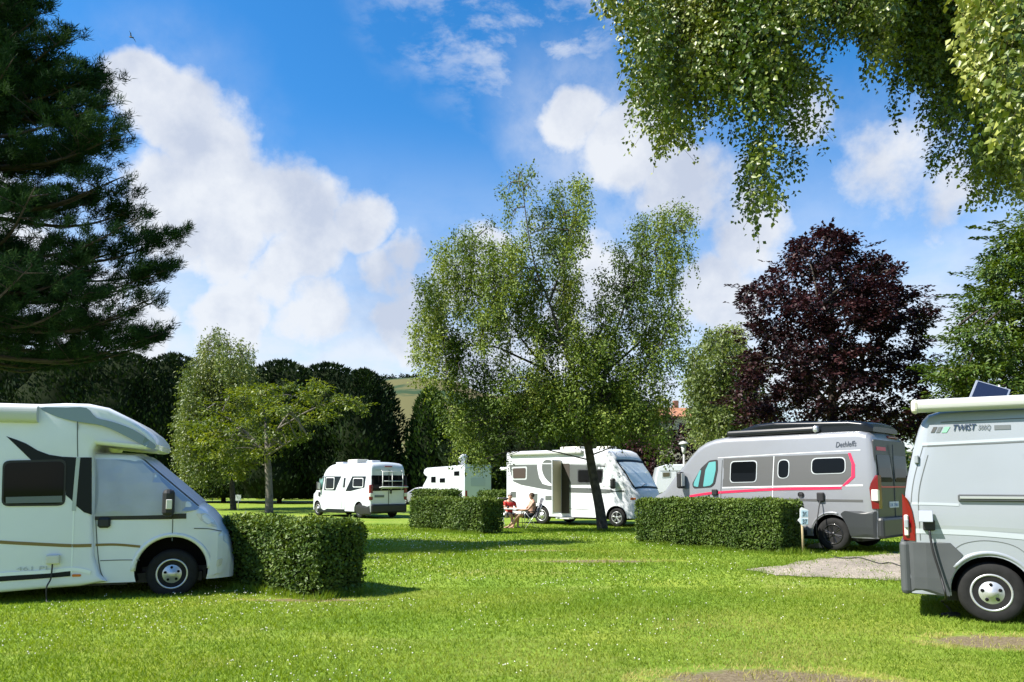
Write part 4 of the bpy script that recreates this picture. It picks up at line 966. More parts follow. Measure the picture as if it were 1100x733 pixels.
class Vehicle:
    def __init__(s, name, label, cat, anchor, px, Y, psi, z=0.0, group=None, near=-1, hw=1.025):
        # anchor: local (x, y) that is seen in column px at distance Y
        s.psi = R(psi); p = at(px, 540, Y); c, q = math.cos(s.psi), math.sin(s.psi)
        s.o = Vector((p.x - (anchor[0] * c - anchor[1] * q), p.y - (anchor[0] * q + anchor[1] * c), z))
        s.t = empty(name, s.o, s.psi); tag(s.t, label, cat, group)
        s.M = Matrix.Translation(s.o) @ Matrix.Rotation(s.psi, 4, 'Z'); s.I = s.M.inverted(); s.near = near; s.hw = hw
    def on(s, px, py, y=None):                     # picture point -> (x, z) on the near side
        y = s.near * s.hw if y is None else y
        o = s.I @ Vector((0, 0, EYE)); d = s.I.to_3x3() @ ray(px, py); t = (y - o.y) / d.y; p = o + d * t; return (p.x, p.z)
    def onr(s, px, py, x=0.0):                     # picture point -> (y, z) on the tail plane
        o = s.I @ Vector((0, 0, EYE)); d = s.I.to_3x3() @ ray(px, py); t = (x - o.x) / d.x; p = o + d * t; return (p.y, p.z)
    def pts(s, lst, y=None): return [s.on(a, b, y) for a, b in lst]
    def rpts(s, lst, x=0.0): return [s.onr(a, b, x) for a, b in lst]
    def side(s, name, body, poly, m, off=.006, depth=.02, sgn=None, parent=None, step=.14):
        sgn = s.near if sgn is None else sgn
        V, Fc = tri_fill(poly, step); vs = [(body.wx(v.x, v.y), sgn * (body.side(v.x, v.y) + off), v.y) for v in V]
        return s._skirt(name, vs, Fc, Vector((0, -sgn * depth, 0)), m, parent)
    def rear(s, name, poly, m, off=.008, x=0.0, depth=.02, body=None, parent=None):
        V, Fc = tri_fill(poly, .2); vs = [((body.wx(x, v.y) if body else x) - off, v.x, v.y) for v in V]
        return s._skirt(name, vs, Fc, Vector((depth, 0, 0)), m, parent)
    def _skirt(s, name, vs, Fc, dv, m, parent):
        ed = {}
        for f in Fc:
            for i in range(len(f)):
                e = (f[i], f[(i + 1) % len(f)]); k = tuple(sorted(e)); ed[k] = None if k in ed else e
        mb = MB(); n = len(vs); inner = [tuple(Vector(v) + dv) for v in vs]
        mb.add(vs + inner, list(Fc) + [(e[1], e[0], e[0] + n, e[1] + n) for e in ed.values() if e], 0, False)
        o = mb.build(name, m, parent or s.t); return o
    def line(s, name, body, pts, w, m, off=.007, sgn=None, n=6):
        P = chain([(p[0], p[1], 0) for p in pts], n); up = []; dn = []
        for i, p in enumerate(P):
            d = (P[min(i + 1, len(P) - 1)] - P[max(i - 1, 0)]).normalized(); q = Vector((-d.y, d.x, 0)) * w / 2
            up.append((p.x + q.x, p.y + q.y)); dn.append((p.x - q.x, p.y - q.y))
        sgn = s.near if sgn is None else sgn; mb = MB()
        def m3(a, o): return (body.wx(a[0], a[1]), sgn * (body.side(a[0], a[1]) + o), a[1])
        k = len(up); mb.add([m3(a, off) for a in up] + [m3(a, off) for a in dn] + [m3(a, -.01) for a in up] + [m3(a, -.01) for a in dn],
               [(i, i + 1, k + i + 1, k + i) for i in range(k - 1)] + [(i, i + 1, 2 * k + i + 1, 2 * k + i) for i in range(k - 1)] + [(k + i, k + i + 1, 3 * k + i + 1, 3 * k + i) for i in range(k - 1)])
        return mb.build(name, m, s.t)
    def window(s, body, poly, r=.08, frame=M_BLACK, glass=M_GLASS, fw=.035, name='window', off=.012, sgn=None):
        P = round_poly(poly, r); c = Vector((sum(p[0] for p in P) / len(P), sum(p[1] for p in P) / len(P)))
        w = max(p[0] for p in P) - min(p[0] for p in P); h = max(p[1] for p in P) - min(p[1] for p in P)
        Q = [(c.x + (p[0] - c.x) * (1 - 2 * fw / w), c.y + (p[1] - c.y) * (1 - 2 * fw / h)) for p in P]
        f = s.side(name, body, P, frame, off, sgn=sgn); g = s.side('pane', body, Q, glass, off + .006, sgn=sgn, parent=f); return f
    def wheel(s, x, sgn, yout, m_rim, style='steel', rad=.355, w=.21):
        wh = empty('wheel', (x, sgn * (yout - w / 2), rad), 0, s.t)
        mb = MB(); R_ = rad; rr = rad * .60
        mb.lathe([(rr, -w / 2 + .012), (rr + .03, -w / 2), (R_ - .035, -w / 2), (R_ - .008, -w / 2 + .025), (R_, -w / 2 + .06)] + [q for k in range(4) for q in ((R_, -w / 2 + .07 + k * .025), (R_ - .012, -w / 2 + .075 + k * .025), (R_ - .012, -w / 2 + .083 + k * .025), (R_, -w / 2 + .088 + k * .025))] + [(R_, w / 2 - .06 + .02), (R_ - .008, w / 2 - .025), (R_ - .035, w / 2), (rr + .03, w / 2), (rr, w / 2 - .012)], (0, 0, 0), 'y', 40)
        mb.build('tyre', M_RUB, wh)
        o = sgn * w / 2; rm = MB()
        if style == 'steel':
            rm.lathe([(rr + .006, -sgn * .02 + o * .2), (rr + .008, o - sgn * .006), (rr - .012, o - sgn * .002), (rr - .03, o - sgn * .045), (rr - .05, o - sgn * .055), (rr * .72, o - sgn * .03), (rr * .62, o - sgn * .012), (rr * .30, o - sgn * .008), (rr * .26, o + sgn * .012), (.0001, o + sgn * .014)], (0, 0, 0), 'y', 40)
            for k in range(10):
                a = 2 * math.pi * k / 10; rm.lathe([(.017, 0), (.0001, .001 * sgn)], (math.cos(a) * rr * .80, o - sgn * .034, math.sin(a) * rr * .80), 'y', 10, 1)
            for k in range(5):
                a = 2 * math.pi * (k + .3) / 5; rm.lathe([(.020, 0), (.020, .004 * sgn), (.0001, .004 * sgn)], (math.cos(a) * rr * .45, o - sgn * .008, math.sin(a) * rr * .45), 'y', 10, 1)
            rm.build('rim', [m_rim, M_WELL], wh)
        else:
            rm.lathe([(rr + .006, -sgn * .02 + o * .2), (rr + .008, o - sgn * .004), (rr - .016, o), (rr - .03, o - sgn * .06), (.05, o - sgn * .075), (.0001, o - sgn * .075)], (0, 0, 0), 'y', 40, 1)
            rm.lathe([(rr - .018, o - sgn * .05), (rr + .009, o - sgn * .003), (rr - .012, o + sgn * .001), (rr - .026, o - sgn * .02)], (0, 0, 0), 'y', 40, 0)
            rm.lathe([(.06, o - sgn * .06), (.06, o - sgn * .01), (.0001, o - sgn * .008)], (0, 0, 0), 'y', 16, 0)
            for k in range(style if isinstance(style, int) else 5):
                n_ = style if isinstance(style, int) else 5
                for dd in (-.13, .13):
                    a = 2 * math.pi * k / n_ + .3; a2 = a + dd
                    rm.tube([(math.cos(a) * .04, o - sgn * .022, math.sin(a) * .04), (math.cos(a2) * (rr - .015), o - sgn * .016, math.sin(a2) * (rr - .015))], [.020, .016], 6, 0, smooth=False)
            rm.build('rim', [m_rim, M_WELL], wh)
        return wh
    def text(s, body, txt, x, z, size, m, sgn=None, shear=0, rot=0, name='lettering', width=None, bold=0.0, off=.010):
        sgn = s.near if sgn is None else sgn
        cu = bpy.data.curves.new(name, 'FONT'); cu.body = txt; cu.size = size; cu.shear = shear; cu.align_x = 'LEFT'; cu.align_y = 'BOTTOM'; cu.extrude = .0015; cu.offset = bold; cu.resolution_u = 3
        o = bpy.data.objects.new(name, cu); C.objects.link(o); bpy.context.view_layer.update()
        me = bpy.data.meshes.new_from_object(o.evaluated_get(bpy.context.evaluated_depsgraph_get())); bpy.data.objects.remove(o); me.name = name
        w0 = max(v.co.x for v in me.vertices); k = 1 if not width else width / w0
        for v in me.vertices:
            lx, lz, ly = v.co.x * k, v.co.y, v.co.z
            cx, sx_ = math.cos(rot), math.sin(rot); lx, lz = lx * cx - lz * sx_, lx * sx_ + lz * cx
            X = x + lx * (1 if sgn < 0 else -1); Z = z + lz; v.co = (body.wx(X, Z), sgn * (body.side(X, Z) + off + ly), Z)
        me.materials.clear(); me.materials.append(m); q = bpy.data.objects.new(name, me); C.objects.link(q); q.parent = s.t; return q
    def rtext(s, txt, y, z, size, m, x=-.012, width=None, name='lettering'):   # on the tail, read from behind
        cu = bpy.data.curves.new(name, 'FONT'); cu.body = txt; cu.size = size; cu.extrude = .001; cu.resolution_u = 2
        o = bpy.data.objects.new(name, cu); C.objects.link(o); bpy.context.view_layer.update()
        me = bpy.data.meshes.new_from_object(o.evaluated_get(bpy.context.evaluated_depsgraph_get())); bpy.data.objects.remove(o); me.name = name
        k = 1 if not width else width / max(v.co.x for v in me.vertices)
        for v in me.vertices: v.co = (x - v.co.z, y - v.co.x * k, z + v.co.y)
        me.materials.clear(); me.materials.append(m); q = bpy.data.objects.new(name, me); C.objects.link(q); q.parent = s.t; return q
    def mirror(s, x, y, z, sgn, big=True):
        m = MB(); m.box((x, y + sgn * .13, z + .02), (.14, .20, .42), .05, seg=2); m.tube([(x + .02, y - sgn * .08, z - .16), (x, y + sgn * .1, z - .12)], .035, 6)
        o = m.build('wing_mirror', M_BLACK, s.t); g = MB(); g.box((x - .074, y + sgn * .13, z + .03), (.012, .15, .32), .004); g.build('mirror_glass', M_CLEARL, o); return o

def ducato(L, H, rear_x=.98, warp=.12):
    top = [(0, H - .34), (.02, H - .22), (.06, H - .12), (.14, H - .05), (.3, H - .01), (.6, H), (L - 2.45, H), (L - 2.15, H - .03), (L - 1.9, H - .10), (L - 1.7, H - .21), (L - 1.52, min(H - .36, 2.19)), (L - 1.25, min(H - .62, 1.90)), (L - .98, 1.59), (L - .72, 1.295), (L - .62, 1.235), (L - .42, 1.16), (L - .25, 1.06), (L - .14, .95), (L - .07, .82), (L - .02, .66), (L, .56)]
    half = [(0, .965), (.03, .992), (.08, 1.012), (.15, 1.025), (L - 1.6, 1.025), (L - 1.0, 1.01), (L - .7, .985), (L - .4, .92), (L - .2, .82), (L - .08, .72), (L, .62)]
    rf = [(0, .16), (.3, .14), (L - 2.4, .14), (L - 1.7, .17), (L - 1.3, .16), (L - .8, .12), (L - .6, .10), (L, .10)]
    return Body(L, top, half, .30, .14, .05, (1.25, .095, 1.25), warp, None, rf)

def make_van(name, label, anchor, px, Y, psi, z, near, L, H, paint, rearx, warp, rim, style, group=None, cat='campervan'):
    v = Vehicle(name, label, cat, anchor, px, Y, psi, z, group, near); b = ducato(L, H, rearx, warp); v.b = b
    o = b.mesh().build('body', [paint], v.t); fx = L - .95
    cut_arches(o, [(rearx, .37, .415, .62, 1.3), (rearx, .37, .415, -1.3, -.62), (fx, .37, .415, .6, 1.3), (fx, .37, .415, -1.3, -.6)]); sharp_by_angle(o, 40); v.body = o
    for x in (rearx, fx):
        for sg in (1, -1): v.wheel(x, sg, .985 if x == rearx else .975, rim, style)
    mb = MB(); mb.box((L * .5, 0, .27), (L * .86, 1.5, .12)); mb.box((rearx, 0, .34), (.12, 1.6, .12)); mb.box((fx, 0, .34), (.5, 1.3, .2)); mb.build('chassis', M_BLACK, v.t)
    return v

M_GLINT6 = mat('pressing_highlight', (.41, .45, .48), .3, coat=.5); M_TXG6 = mat('pale_lettering', (.12, .135, .145), .5)
# ================================================== grey van at the right edge
v = make_van('camper_van', 'pale grey camper van at the right edge with an awning case on its roof', (.87, -1.0), 1060, 8.95, -29, 0.0, -1, 5.99, 2.56, M_GREYV, .87, .19, M_RIMS, 'steel')
b = v.b; P = v.pts
xb1 = v.on(1021, 585)[0]; xb2 = v.on(1034, 598)[0]
v.side('rear_bumper', b, [(-.0, .29), (.44, .29), (.46, .50), (xb2 - .02, .74), (xb2, .80), (xb1, .93), (-.0, .945)], M_DGREY, .014)
mb = MB(); mb.box((-.02, 0, .61), (.12, 2.02, .66), .05, seg=2); mb.build('bumper_end', M_DGREY, v.t)
for sg in (-1, 1):
    mb = MB(); pg = [(-.035, .95), (.10, .94), (.105, 1.12), (.075, 1.32), (.03, 1.46), (-.025, 1.52)]
    n = len(pg); vs = [(p[0], sg * (1.03 if i in (1, 2, 3, 4) else .985), p[1]) for i, p in enumerate(pg)] + [(p[0], sg * .82, p[1]) for p in pg]
    mb.add(vs, [tuple(range(n)), tuple(range(n, 2 * n))] + [(i, (i + 1) % n, n + (i + 1) % n, n + i) for i in range(n)])
    o = mb.build('tail_light', M_RED, v.t); m2 = MB(); m2.box((.01, sg * .99, 1.13), (.05, .09, .26), .012); q = m2.build('reversing_lens', M_CLEARL, o)
v.line('pale_line', b, P([(978, 477.5), (1020, 475.5), (1060, 473.5), (1110, 471)]), .035, M_GLINT6, .004)  # paler strips put the light along the body pressings into the colour
v.line('panel_gap', b, P([(979, 480), (1020, 478), (1060, 476.5), (1110, 474)]), .014, M_SEAM, .003)  # dark strip painted as the shaded side of the groove
v.line('pale_line', b, P([(979, 541), (1005, 541.5), (1030, 542.5)]), .03, M_GLINT6, .004)
v.line('pale_line', b, P([(981, 570.5), (1003, 571), (1050, 573), (1110, 578)]), .06, M_GLINT6, .005)
v.line('recess_shade_line', b, P([(981, 566.5), (1003, 566.5), (1050, 568), (1110, 571)]), .05, mat('recess_shade', (.26, .29, .29), .5), .002)  # shade inside the recess painted as a darker strip
v.line('panel_gap', b, P([(979.5, 481), (978, 510), (978.5, 541)]), .010, M_SEAM, .003)
x0, z0 = v.on(1029, 535); mb = MB(); mb.box((x0 + 1.1, -1.035, z0), (2.2, .04, .085), .012); mb.box((x0 + 1.1, -1.058, z0 + .005), (2.16, .012, .03), .003, mi=1); mb.build('door_rail', [M_DGREY, M_RIMS], v.t)
# wheel arch lip
mb = MB(); mb.tube([(.87 + .455 * math.cos(a), -1.012 + .01 * math.cos(a), .37 + .455 * math.sin(a)) for a in np.linspace(-.05, math.pi * .80, 24)], .03, 6); mb.build('arch_lip', M_GREYV, v.t)
# mains inlet with raised flap
x1, z1 = v.on(998, 566); o = MB(); o.box((x1, -1.045, z1 + .02), (.13, .05, .13), .012); q = o.build('mains_inlet', M_BLACK, v.t)
o = MB(); o.box((x1 - .03, -1.105, z1 + .13), (.15, .012, .17), .004, Matrix.Rotation(R(-38), 4, 'X')); o.build('inlet_flap', M_GREYV, q)
# lettering
xx, zz = v.on(1012, 464.5); w_ = (v.on(1037, 463)[0] - xx) * 1.22; v.text(b, 'TWIST', xx, zz, .105, mat('navy_lettering', (.012, .03, .075), .5), shear=.25, width=w_, bold=.0015)
xx, zz = v.on(1044, 463); w_ = (v.on(1058, 462)[0] - xx) * 1.15; v.text(b, '500Q', xx, zz, .085, M_TXG6, shear=.25, width=w_)
xx, zz = v.on(1065, 461.5); v.side('badge', b, rect(xx, zz, xx + .19, zz + .055), M_TXG6, .006)
for k, (a, c) in enumerate([(986, M_PANEL), (992.5, M_TXG6), (999.5, mat('mint_foil', (.22, .46, .33), .4))]):
    xx, zz = v.on(a, 465); w = .075 if k < 2 else .10; v.side('badge', b, [(xx, zz), (xx + w * .6, zz), (xx + w, zz + .07), (xx + w * .35, zz + .07)], c, .006)
# awning case on the roof edge
xa, za = v.on(984, 441); mb = MB()
prof = round_poly([(-1.0, za - .03), (-1.07, za - .0), (-1.08, za + .09), (-1.02, za + .135), (-.88, za + .13), (-.86, za - .02)], .045)
n = len(prof); X0, X1 = xa + .02, 5.0
mb.add([(X0, y, z) for y, z in prof] + [(X1, y, z) for y, z in prof], [(i, (i + 1) % n, n + (i + 1) % n, n + i) for i in range(n)] + [tuple(range(n)), tuple(range(n, 2 * n))])
aw = mb.build('awning_case', M_AWN, v.t)
mb = MB(); mb.box((X0 - .03, -.97, za + .05), (.09, .23, .175), .05, seg=3); mb.build('end_cap', M_CREAM, aw)
xx, zz = v.on(1000, 435.5, -1.115); 
t_ = v.text(b, 'THULE', xx, za + .03, .045, M_TXG6, off=.155, width=.15); 
# tilted solar panel
sx, sz = v.on(1063, 421, -.35); rm = Matrix.Rotation(R(22), 4, 'Y') @ Matrix.Rotation(R(48), 4, 'X'); mb = MB()
mb.box((sx, -.35, sz - .03), (.40, .36, .03), .006, rm, 0); mb.box(Vector((sx, -.35, sz - .03)) + rm.to_3x3() @ Vector((0, 0, .014)), (.35, .31, .012), 0, rm, 1)
so_ = mb.build('solar_panel', [M_ALU, M_SOLAR], v.t)
for x in (-.12, .12): mb = MB(); mb.tube([(sx + x, -.1, 2.58), (sx + x, -.18, sz + .1)], .012, 6); mb.build('panel_bracket', M_ALU, so_)
v.line('panel_gap', b, [(.155, .95), (.15, 1.5), (.17, 1.8), (.19, 2.0)], .010, M_SEAM, .003); v.line('panel_gap', b, [(.47, .82), (.62, .93), (.87, .97), (1.15, .9), (1.36, .66)], .008, M_SEAM, .003)
v.line('roof_gutter', b, [(.30, 2.405), (1.5, 2.42), (3.2, 2.42), (3.7, 2.37)], .010, M_SEAM, .003)
for zz_ in (1.15, 1.95): mb = MB(); mb.box((.012 + (.14 if zz_ > 1.5 else 0), -1.012 + (.02 if zz_ > 1.5 else -.02), zz_), (.05, .05, .11), .012); mb.build('door_hinge', M_GREYV, v.t)
# cab glass and front details seen from other sides
L = 5.99
v.window(b, [(L - 2.05, 1.38), (L - 1.15, 1.38), (L - 1.45, 1.95), (L - 2.0, 1.98)], .07)
v.line('panel_gap', b, [(L - 2.15, .42), (L - 2.15, 1.3), (L - 2.12, 2.05)], .012, M_SEAM, .003); v.line('panel_gap', b, [(L - 3.6, .42), (L - 3.6, 1.3), (L - 3.58, 2.3)], .012, M_SEAM, .003)
v.rear('rear_window', round_poly(rect(-.8, 1.45, -.06, 2.05), .08), M_GLASS, .012, body=b); v.rear('rear_window', round_poly(rect(.06, 1.45, .8, 2.05), .08), M_GLASS, .012, body=b)
v.mirror(L - 1.25, -1.02, 1.5, -1)
VAN_GREY = v; INLET_GREY = v.M @ Vector((x1, -1.075, z1 - .04))

# ================================================== silver campervan
v = make_van('camper_van', 'silver campervan with red stripe and black pop top behind the long hedge', (.95, 1.0), 893, 16.3, 134, .22, 1, 5.99, 2.58, M_SILV, .95, .06, M_RIMB, 6)
b = v.b; P = v.pts; L = 5.99
v.side('side_foil', b, P([(776.2, 492.8), (830, 490.2), (914, 487.3), (916.5, 493), (917, 508.5), (904.5, 521.2), (830, 522.6), (776.2, 523.7)]), M_PANEL, .004)
v.window(b, P([(784, 518.9), (784, 495.6), (812.8, 494.6), (812.8, 518.2)]), .10, M_TXG, fw=.02); v.window(b, P([(835, 514.4), (835, 493.8), (847.5, 493.4), (847.5, 514)]), .13, M_TXG, fw=.02); v.window(b, P([(871, 509.9), (871, 492.2), (908.5, 490.8), (908.5, 508.8)]), .12, M_TXG, fw=.02)
v.line('white_line', b, P([(776, 524.1), (830, 522.9), (904, 521.9), (927, 521.6)]), .028, M_SEAML, .0075)
v.line('panel_gap', b, P([(830.5, 490), (830.3, 505), (830, 540)]), .014, M_SEAML, .008); v.line('panel_gap', b, P([(775, 494), (774.6, 515), (774, 545)]), .014, M_SEAM, .008)
v.line('panel_gap', b, P([(770, 492), (850, 487.2), (925, 483.4)]), .012, M_SEAML, .004)
v.line('red_stripe', b, P([(741, 533.3), (755, 531), (771, 529.3), (830, 525.8), (870, 525), (904, 524.3)]), .055, M_REDF, .008)
v.side('red_flash', b, P([(904, 522.5), (914.5, 512.2), (915.2, 499), (911, 486.8), (914, 486.6), (918.6, 499), (918.4, 512.5), (908, 522.3)]), M_REDF, .009, step=.3)
v.line('dark_strip', b, P([(845, 536.6), (864, 537.2), (895, 537.8), (927, 538.3)]), .05, M_PANEL, .006)  # darker strip along the groove
v.side('cab_window', b, round_poly(P([(743.5, 520), (752.5, 503), (761, 494.8), (770, 493.6), (770.6, 505), (768, 519.8), (764, 523.5), (745, 524.7)]), .05), M_BLACK, .010)
for pg in ([(745.3, 522.3), (745.6, 518.5), (751.6, 505), (753, 505.5), (752, 512), (750.2, 523.4)], [(755.5, 523), (757.5, 505), (761, 496.8), (768.2, 495.7), (768.6, 505), (766, 519), (763, 521.8)]):
    v.side('window_blind', b, round_poly(P(pg), .03), M_TEAL, .016)
x0, z0 = v.on(768.2, 529); mb = MB(); mb.box((x0, 1.05, z0), (.16, .05, .15), .02); mb.build('door_handle', M_BLACK, v.t)
x0, z0 = v.on(860.5, 531.5); mb = MB(); mb.box((x0, 1.035, z0), (.13, .03, .11), .03); mb.build('fuel_cap', M_BLACK, v.t)
x0, z0 = v.on(882, 534); mb = MB(); mb.box((x0, 1.05, z0), (.16, .07, .2), .02); mb.build('mains_inlet', M_BLACK, v.t); INLET_SILV = v.M @ Vector((x0, 1.08, z0 - .08))
v.side('bumper_flank', b, round_poly(P([(902.8, 552.4), (906.9, 549), (941, 549.5), (941, 578), (914, 576.5), (910.5, 565), (905.5, 556.5)]), .03), M_CHAR, .014)
mb = MB(); mb.box((-.035, 0, .52), (.16, 1.98, .44), .06, seg=2); mb.build('rear_bumper', M_CHAR, v.t)
v.line('side_skirt', b, [(1.5, .37), (3.0, .37), (L - 1.5, .37)], .12, M_CHAR, .01)
mb = MB(); mb.tube([(.95 + .45 * math.cos(a), 1.016, .37 + .45 * math.sin(a)) for a in np.linspace(.0, 1.9, 22)], .024, 6); mb.build('arch_lip', M_SILV, v.t)
for sg in (-1, 1):
    mb = MB(); pg = [(-.035, .92), (.09, .92), (.13, 1.35), (.10, 1.45), (.02, 1.62), (-.03, 1.62)]; n = 6
    vs = [(p[0], sg * (1.03 if i in (1, 2, 3) else .985), p[1]) for i, p in enumerate(pg)] + [(p[0], sg * .80, p[1]) for p in pg]
    mb.add(vs, [tuple(range(n)), tuple(range(n, 2 * n))] + [(i, (i + 1) % n, n + (i + 1) % n, n + i) for i in range(n)]); o = mb.build('tail_light', M_RED, v.t)
    m2 = MB(); m2.box((.03, sg * .985, 1.2), (.14, .105, .24), .012); m2.build('reversing_lens', M_CLEARL, o)
v.rear('rear_door', round_poly(rect(-.94, .70, .94, 2.38), .05), M_CHAR, .01, body=b)
for sg in (-1, 1):
    f = v.rear('rear_window', round_poly(rect(*sorted((sg * .86, sg * .08))[:1], 1.48, sorted((sg * .86, sg * .08))[1], 2.06), .06), M_GLASS, .02, body=b)
v.line('door_gap', b, [(.02, .8), (.02, 1.5)], .01, M_SEAM, .004)
mb = MB(); mb.box((-.012, 0, 1.5), (.02, .012, 1.6)); mb.build('door_gap', M_SEAM, v.t)
v.rear('rear_stripe', [(.92, 1.40), (.7, 1.36), (-.9, 1.36), (-.9, 1.39), (.7, 1.39), (.92, 1.43)], M_REDF, .022)
x0 = .06; v.rear('badge', rect(.30, 2.15, .82, 2.23), M_REDF, .02, body=b)
v.rear('number_plate', round_poly(rect(-.20, .93, .34, 1.06), .02), M_PLATE, .022); v.rtext('DE 7461', .31, .955, .10, M_TXB, -.026, .46)
mb = MB(); mb.box((.11, -.3, 2.47), (.10, .62, .06), .02); mb.build('brake_light', M_RED, v.t)
xx, zz = v.on(897, 482.3); v.text(b, 'Dethleffs', xx, zz, .17, M_TXD, shear=.25, width=.47, rot=.03)
# pop top with its awning bar
PT = Body(3.55, [(0, .10), (.12, .20), (.5, .26), (2.2, .33), (2.7, .30), (3.1, .20), (3.45, .07), (3.55, .04)], [(0, .74), (.2, .80), (2.6, .80), (3.2, .72), (3.55, .60)], 0.0, .07, .03, (5, 0, 1))
mb = PT.mesh(); mb.v = [(p[0] + .12, p[1], p[2] + 2.56) for p in mb.v]; o = mb.build('pop_top', mat('gloss_black', (.008, .010, .013), .22, spec=.3), v.t); sharp_by_angle(o, 40)
mb = MB(); mb.box((2.4, .84, 2.66), (2.2, .15, .14), .05, seg=2); o = mb.build('awning_case', mat('anthracite_case', (.015, .017, .02), .35, spec=.3), v.t)
mb = MB(); mb.box((1.30, .84, 2.665), (.12, .165, .155), .05, seg=2); mb.build('end_cap', M_ALU, o)
v.mirror(L - 1.32, 1.02, 1.52, 1); v.mirror(L - 1.32, -1.02, 1.52, -1)
V_SILV = v

# ================================================== white campervan at the left
v = make_van('camper_van', 'white campervan seen from its tail with a bicycle rack on its rear doors', (.0, .99), 398, 35, 133, .09, 1, 5.99, 2.62, M_WHITE, .98, .05, M_RIMS, 'steel')
b = v.b
def P2(l): return v.pts([(310 + a * .12727, 480 + c * .12727) for a, c in l])
def R2(l): return v.rpts([(310 + a * .12727, 480 + c * .12727) for a, c in l])
v.side('black_graphic', b, P2([(304, 250), (440, 250), (395, 370), (300, 368)]), M_NAVY, .005)
v.window(b, P2([(312, 360), (312, 258), (383, 258), (383, 358)]), .08, M_SEAML, fw=.035)
v.side('black_graphic', b, round_poly(P2([(458, 345), (462, 264), (478, 262), (474, 345)]), .03), M_NAVY, .005)
v.side('black_graphic', b, P2([(532, 250), (650, 250), (640, 345), (522, 375), (480, 375)]), M_NAVY, .005)
v.window(b, P2([(542, 343), (542, 264), (628, 264), (628, 343)]), .08, M_SEAML, fw=.035)
v.window(b, P2([(228, 365), (240, 262), (297, 255), (284, 362)]), .06, M_BLACK, mat('green_glass', (.10, .22, .20), .08, coat=.5), fw=.05, name='cab_window')
v.side('sill_trim', b, P2([(240, 520), (470, 528), (470, 560), (240, 552)]), M_NAVY, .008)
v.side('bumper_flank', b, P2([(566, 492), (680, 498), (684, 580), (590, 575), (560, 540)]), M_BLACK, .014)
v.line('panel_gap', b, P2([(450, 215), (452, 380), (446, 520)]), .03, M_SEAM, .004); v.line('panel_gap', b, P2([(470, 460), (470, 540)]), .03, M_SEAM, .004)
v.side('badge', b, P2([(345, 455), (430, 465), (430, 490), (345, 490)]), M_TXG, .005)
x0, z0 = P2([(262, 400)])[0]; mb = MB(); mb.box((x0, 1.05, z0), (.14, .05, .22), .02); mb.build('door_handle', M_BLACK, v.t)
v.rear('rear_window', round_poly(R2([(702, 375), (702, 242), (1000, 242), (1000, 365)]), .06), M_GLASS, .014, body=b)
v.rear('tail_badge', R2([(740, 190), (800, 192), (800, 204), (740, 202)]), M_TXG, .012, body=b)
mb = MB(); mb.box((.02, 0, 2.45), (.05, .4, .05), .01); mb.build('brake_light', M_RED, v.t)
mb = MB(); mb.box((-.012, 0, 1.45), (.02, .02, 1.7)); mb.build('door_gap', M_SEAM, v.t)
mb = MB(); mb.box((-.05, 0, .46), (.16, 1.98, .40), .06, seg=2); mb.build('rear_bumper', M_BLACK, v.t)
v.rear('number_plate', rect(.25, .98, .77, 1.09), mat('dark_plate', (.10, .12, .13), .4), .02); 
mb = MB(); mb.box((-.04, -.12, 1.25), (.05, .07, .2), .015); mb.build('door_handle', M_BLACK, v.t)
for sg in (-1, 1):
    mb = MB(); mb.box((.03, sg * .965, 1.22), (.16, .16, .72), .04, seg=2); o = mb.build('tail_light', M_RED, v.t); m2 = MB(); m2.box((.02, sg * .968, 1.10), (.165, .165, .18), .02); m2.build('reversing_lens', M_CLEARL, o)
mb = MB()
for z in (1.42, 1.75, 2.2): mb.tube([(-.16, -.72, z), (-.16, .45, z)], .022, 6)
for y in (-.70, -.1, .44): mb.tube([(-.03, y, 1.36), (-.16, y, 1.42), (-.16, y, 2.2), (-.03, y, 2.25)], .022, 6)
for z in (1.45,):
    for y in (-.3, .2): mb.tube([(-.16, y, z), (-.45, y, z + .02)], .02, 6)
    mb.tube([(-.45, -.8, z + .02), (-.45, .7, z + .02)], .03, 6); mb.tube([(-.30, -.8, z), (-.30, .7, z)], .03, 6)
mb.build('bicycle_rack', M_AWN, v.t)
for (x, w, l, h, mm) in ((1.2, .5, .5, .12, M_WHITE), (2.6, .7, .9, .2, M_CREAM), (4.0, .55, .7, .10, M_WHITE)):
    mb = MB(); mb.box((x, .1, 2.64 + h / 2), (l, w, h), .04, seg=2); mb.build('roof_vent', mm, v.t)
v.mirror(L - 1.3, 1.02, 1.5, 1); v.mirror(L - 1.3, -1.02, 1.5, -1)
V_WHITE = v

# ================================================== coachbuilt motorhome at the left
v = Vehicle('motorhome', 'white coachbuilt motorhome at the left edge with a silver thermal cover over its cab glass', 'motorhome', (0, -1.0), 187, 11.2, 18, -.05, None, -1, 1.09)
S1 = lambda l: [(a / 2.818, 400 + c / 2.818) for a, c in l]
def P1(l): return v.pts(S1(l))
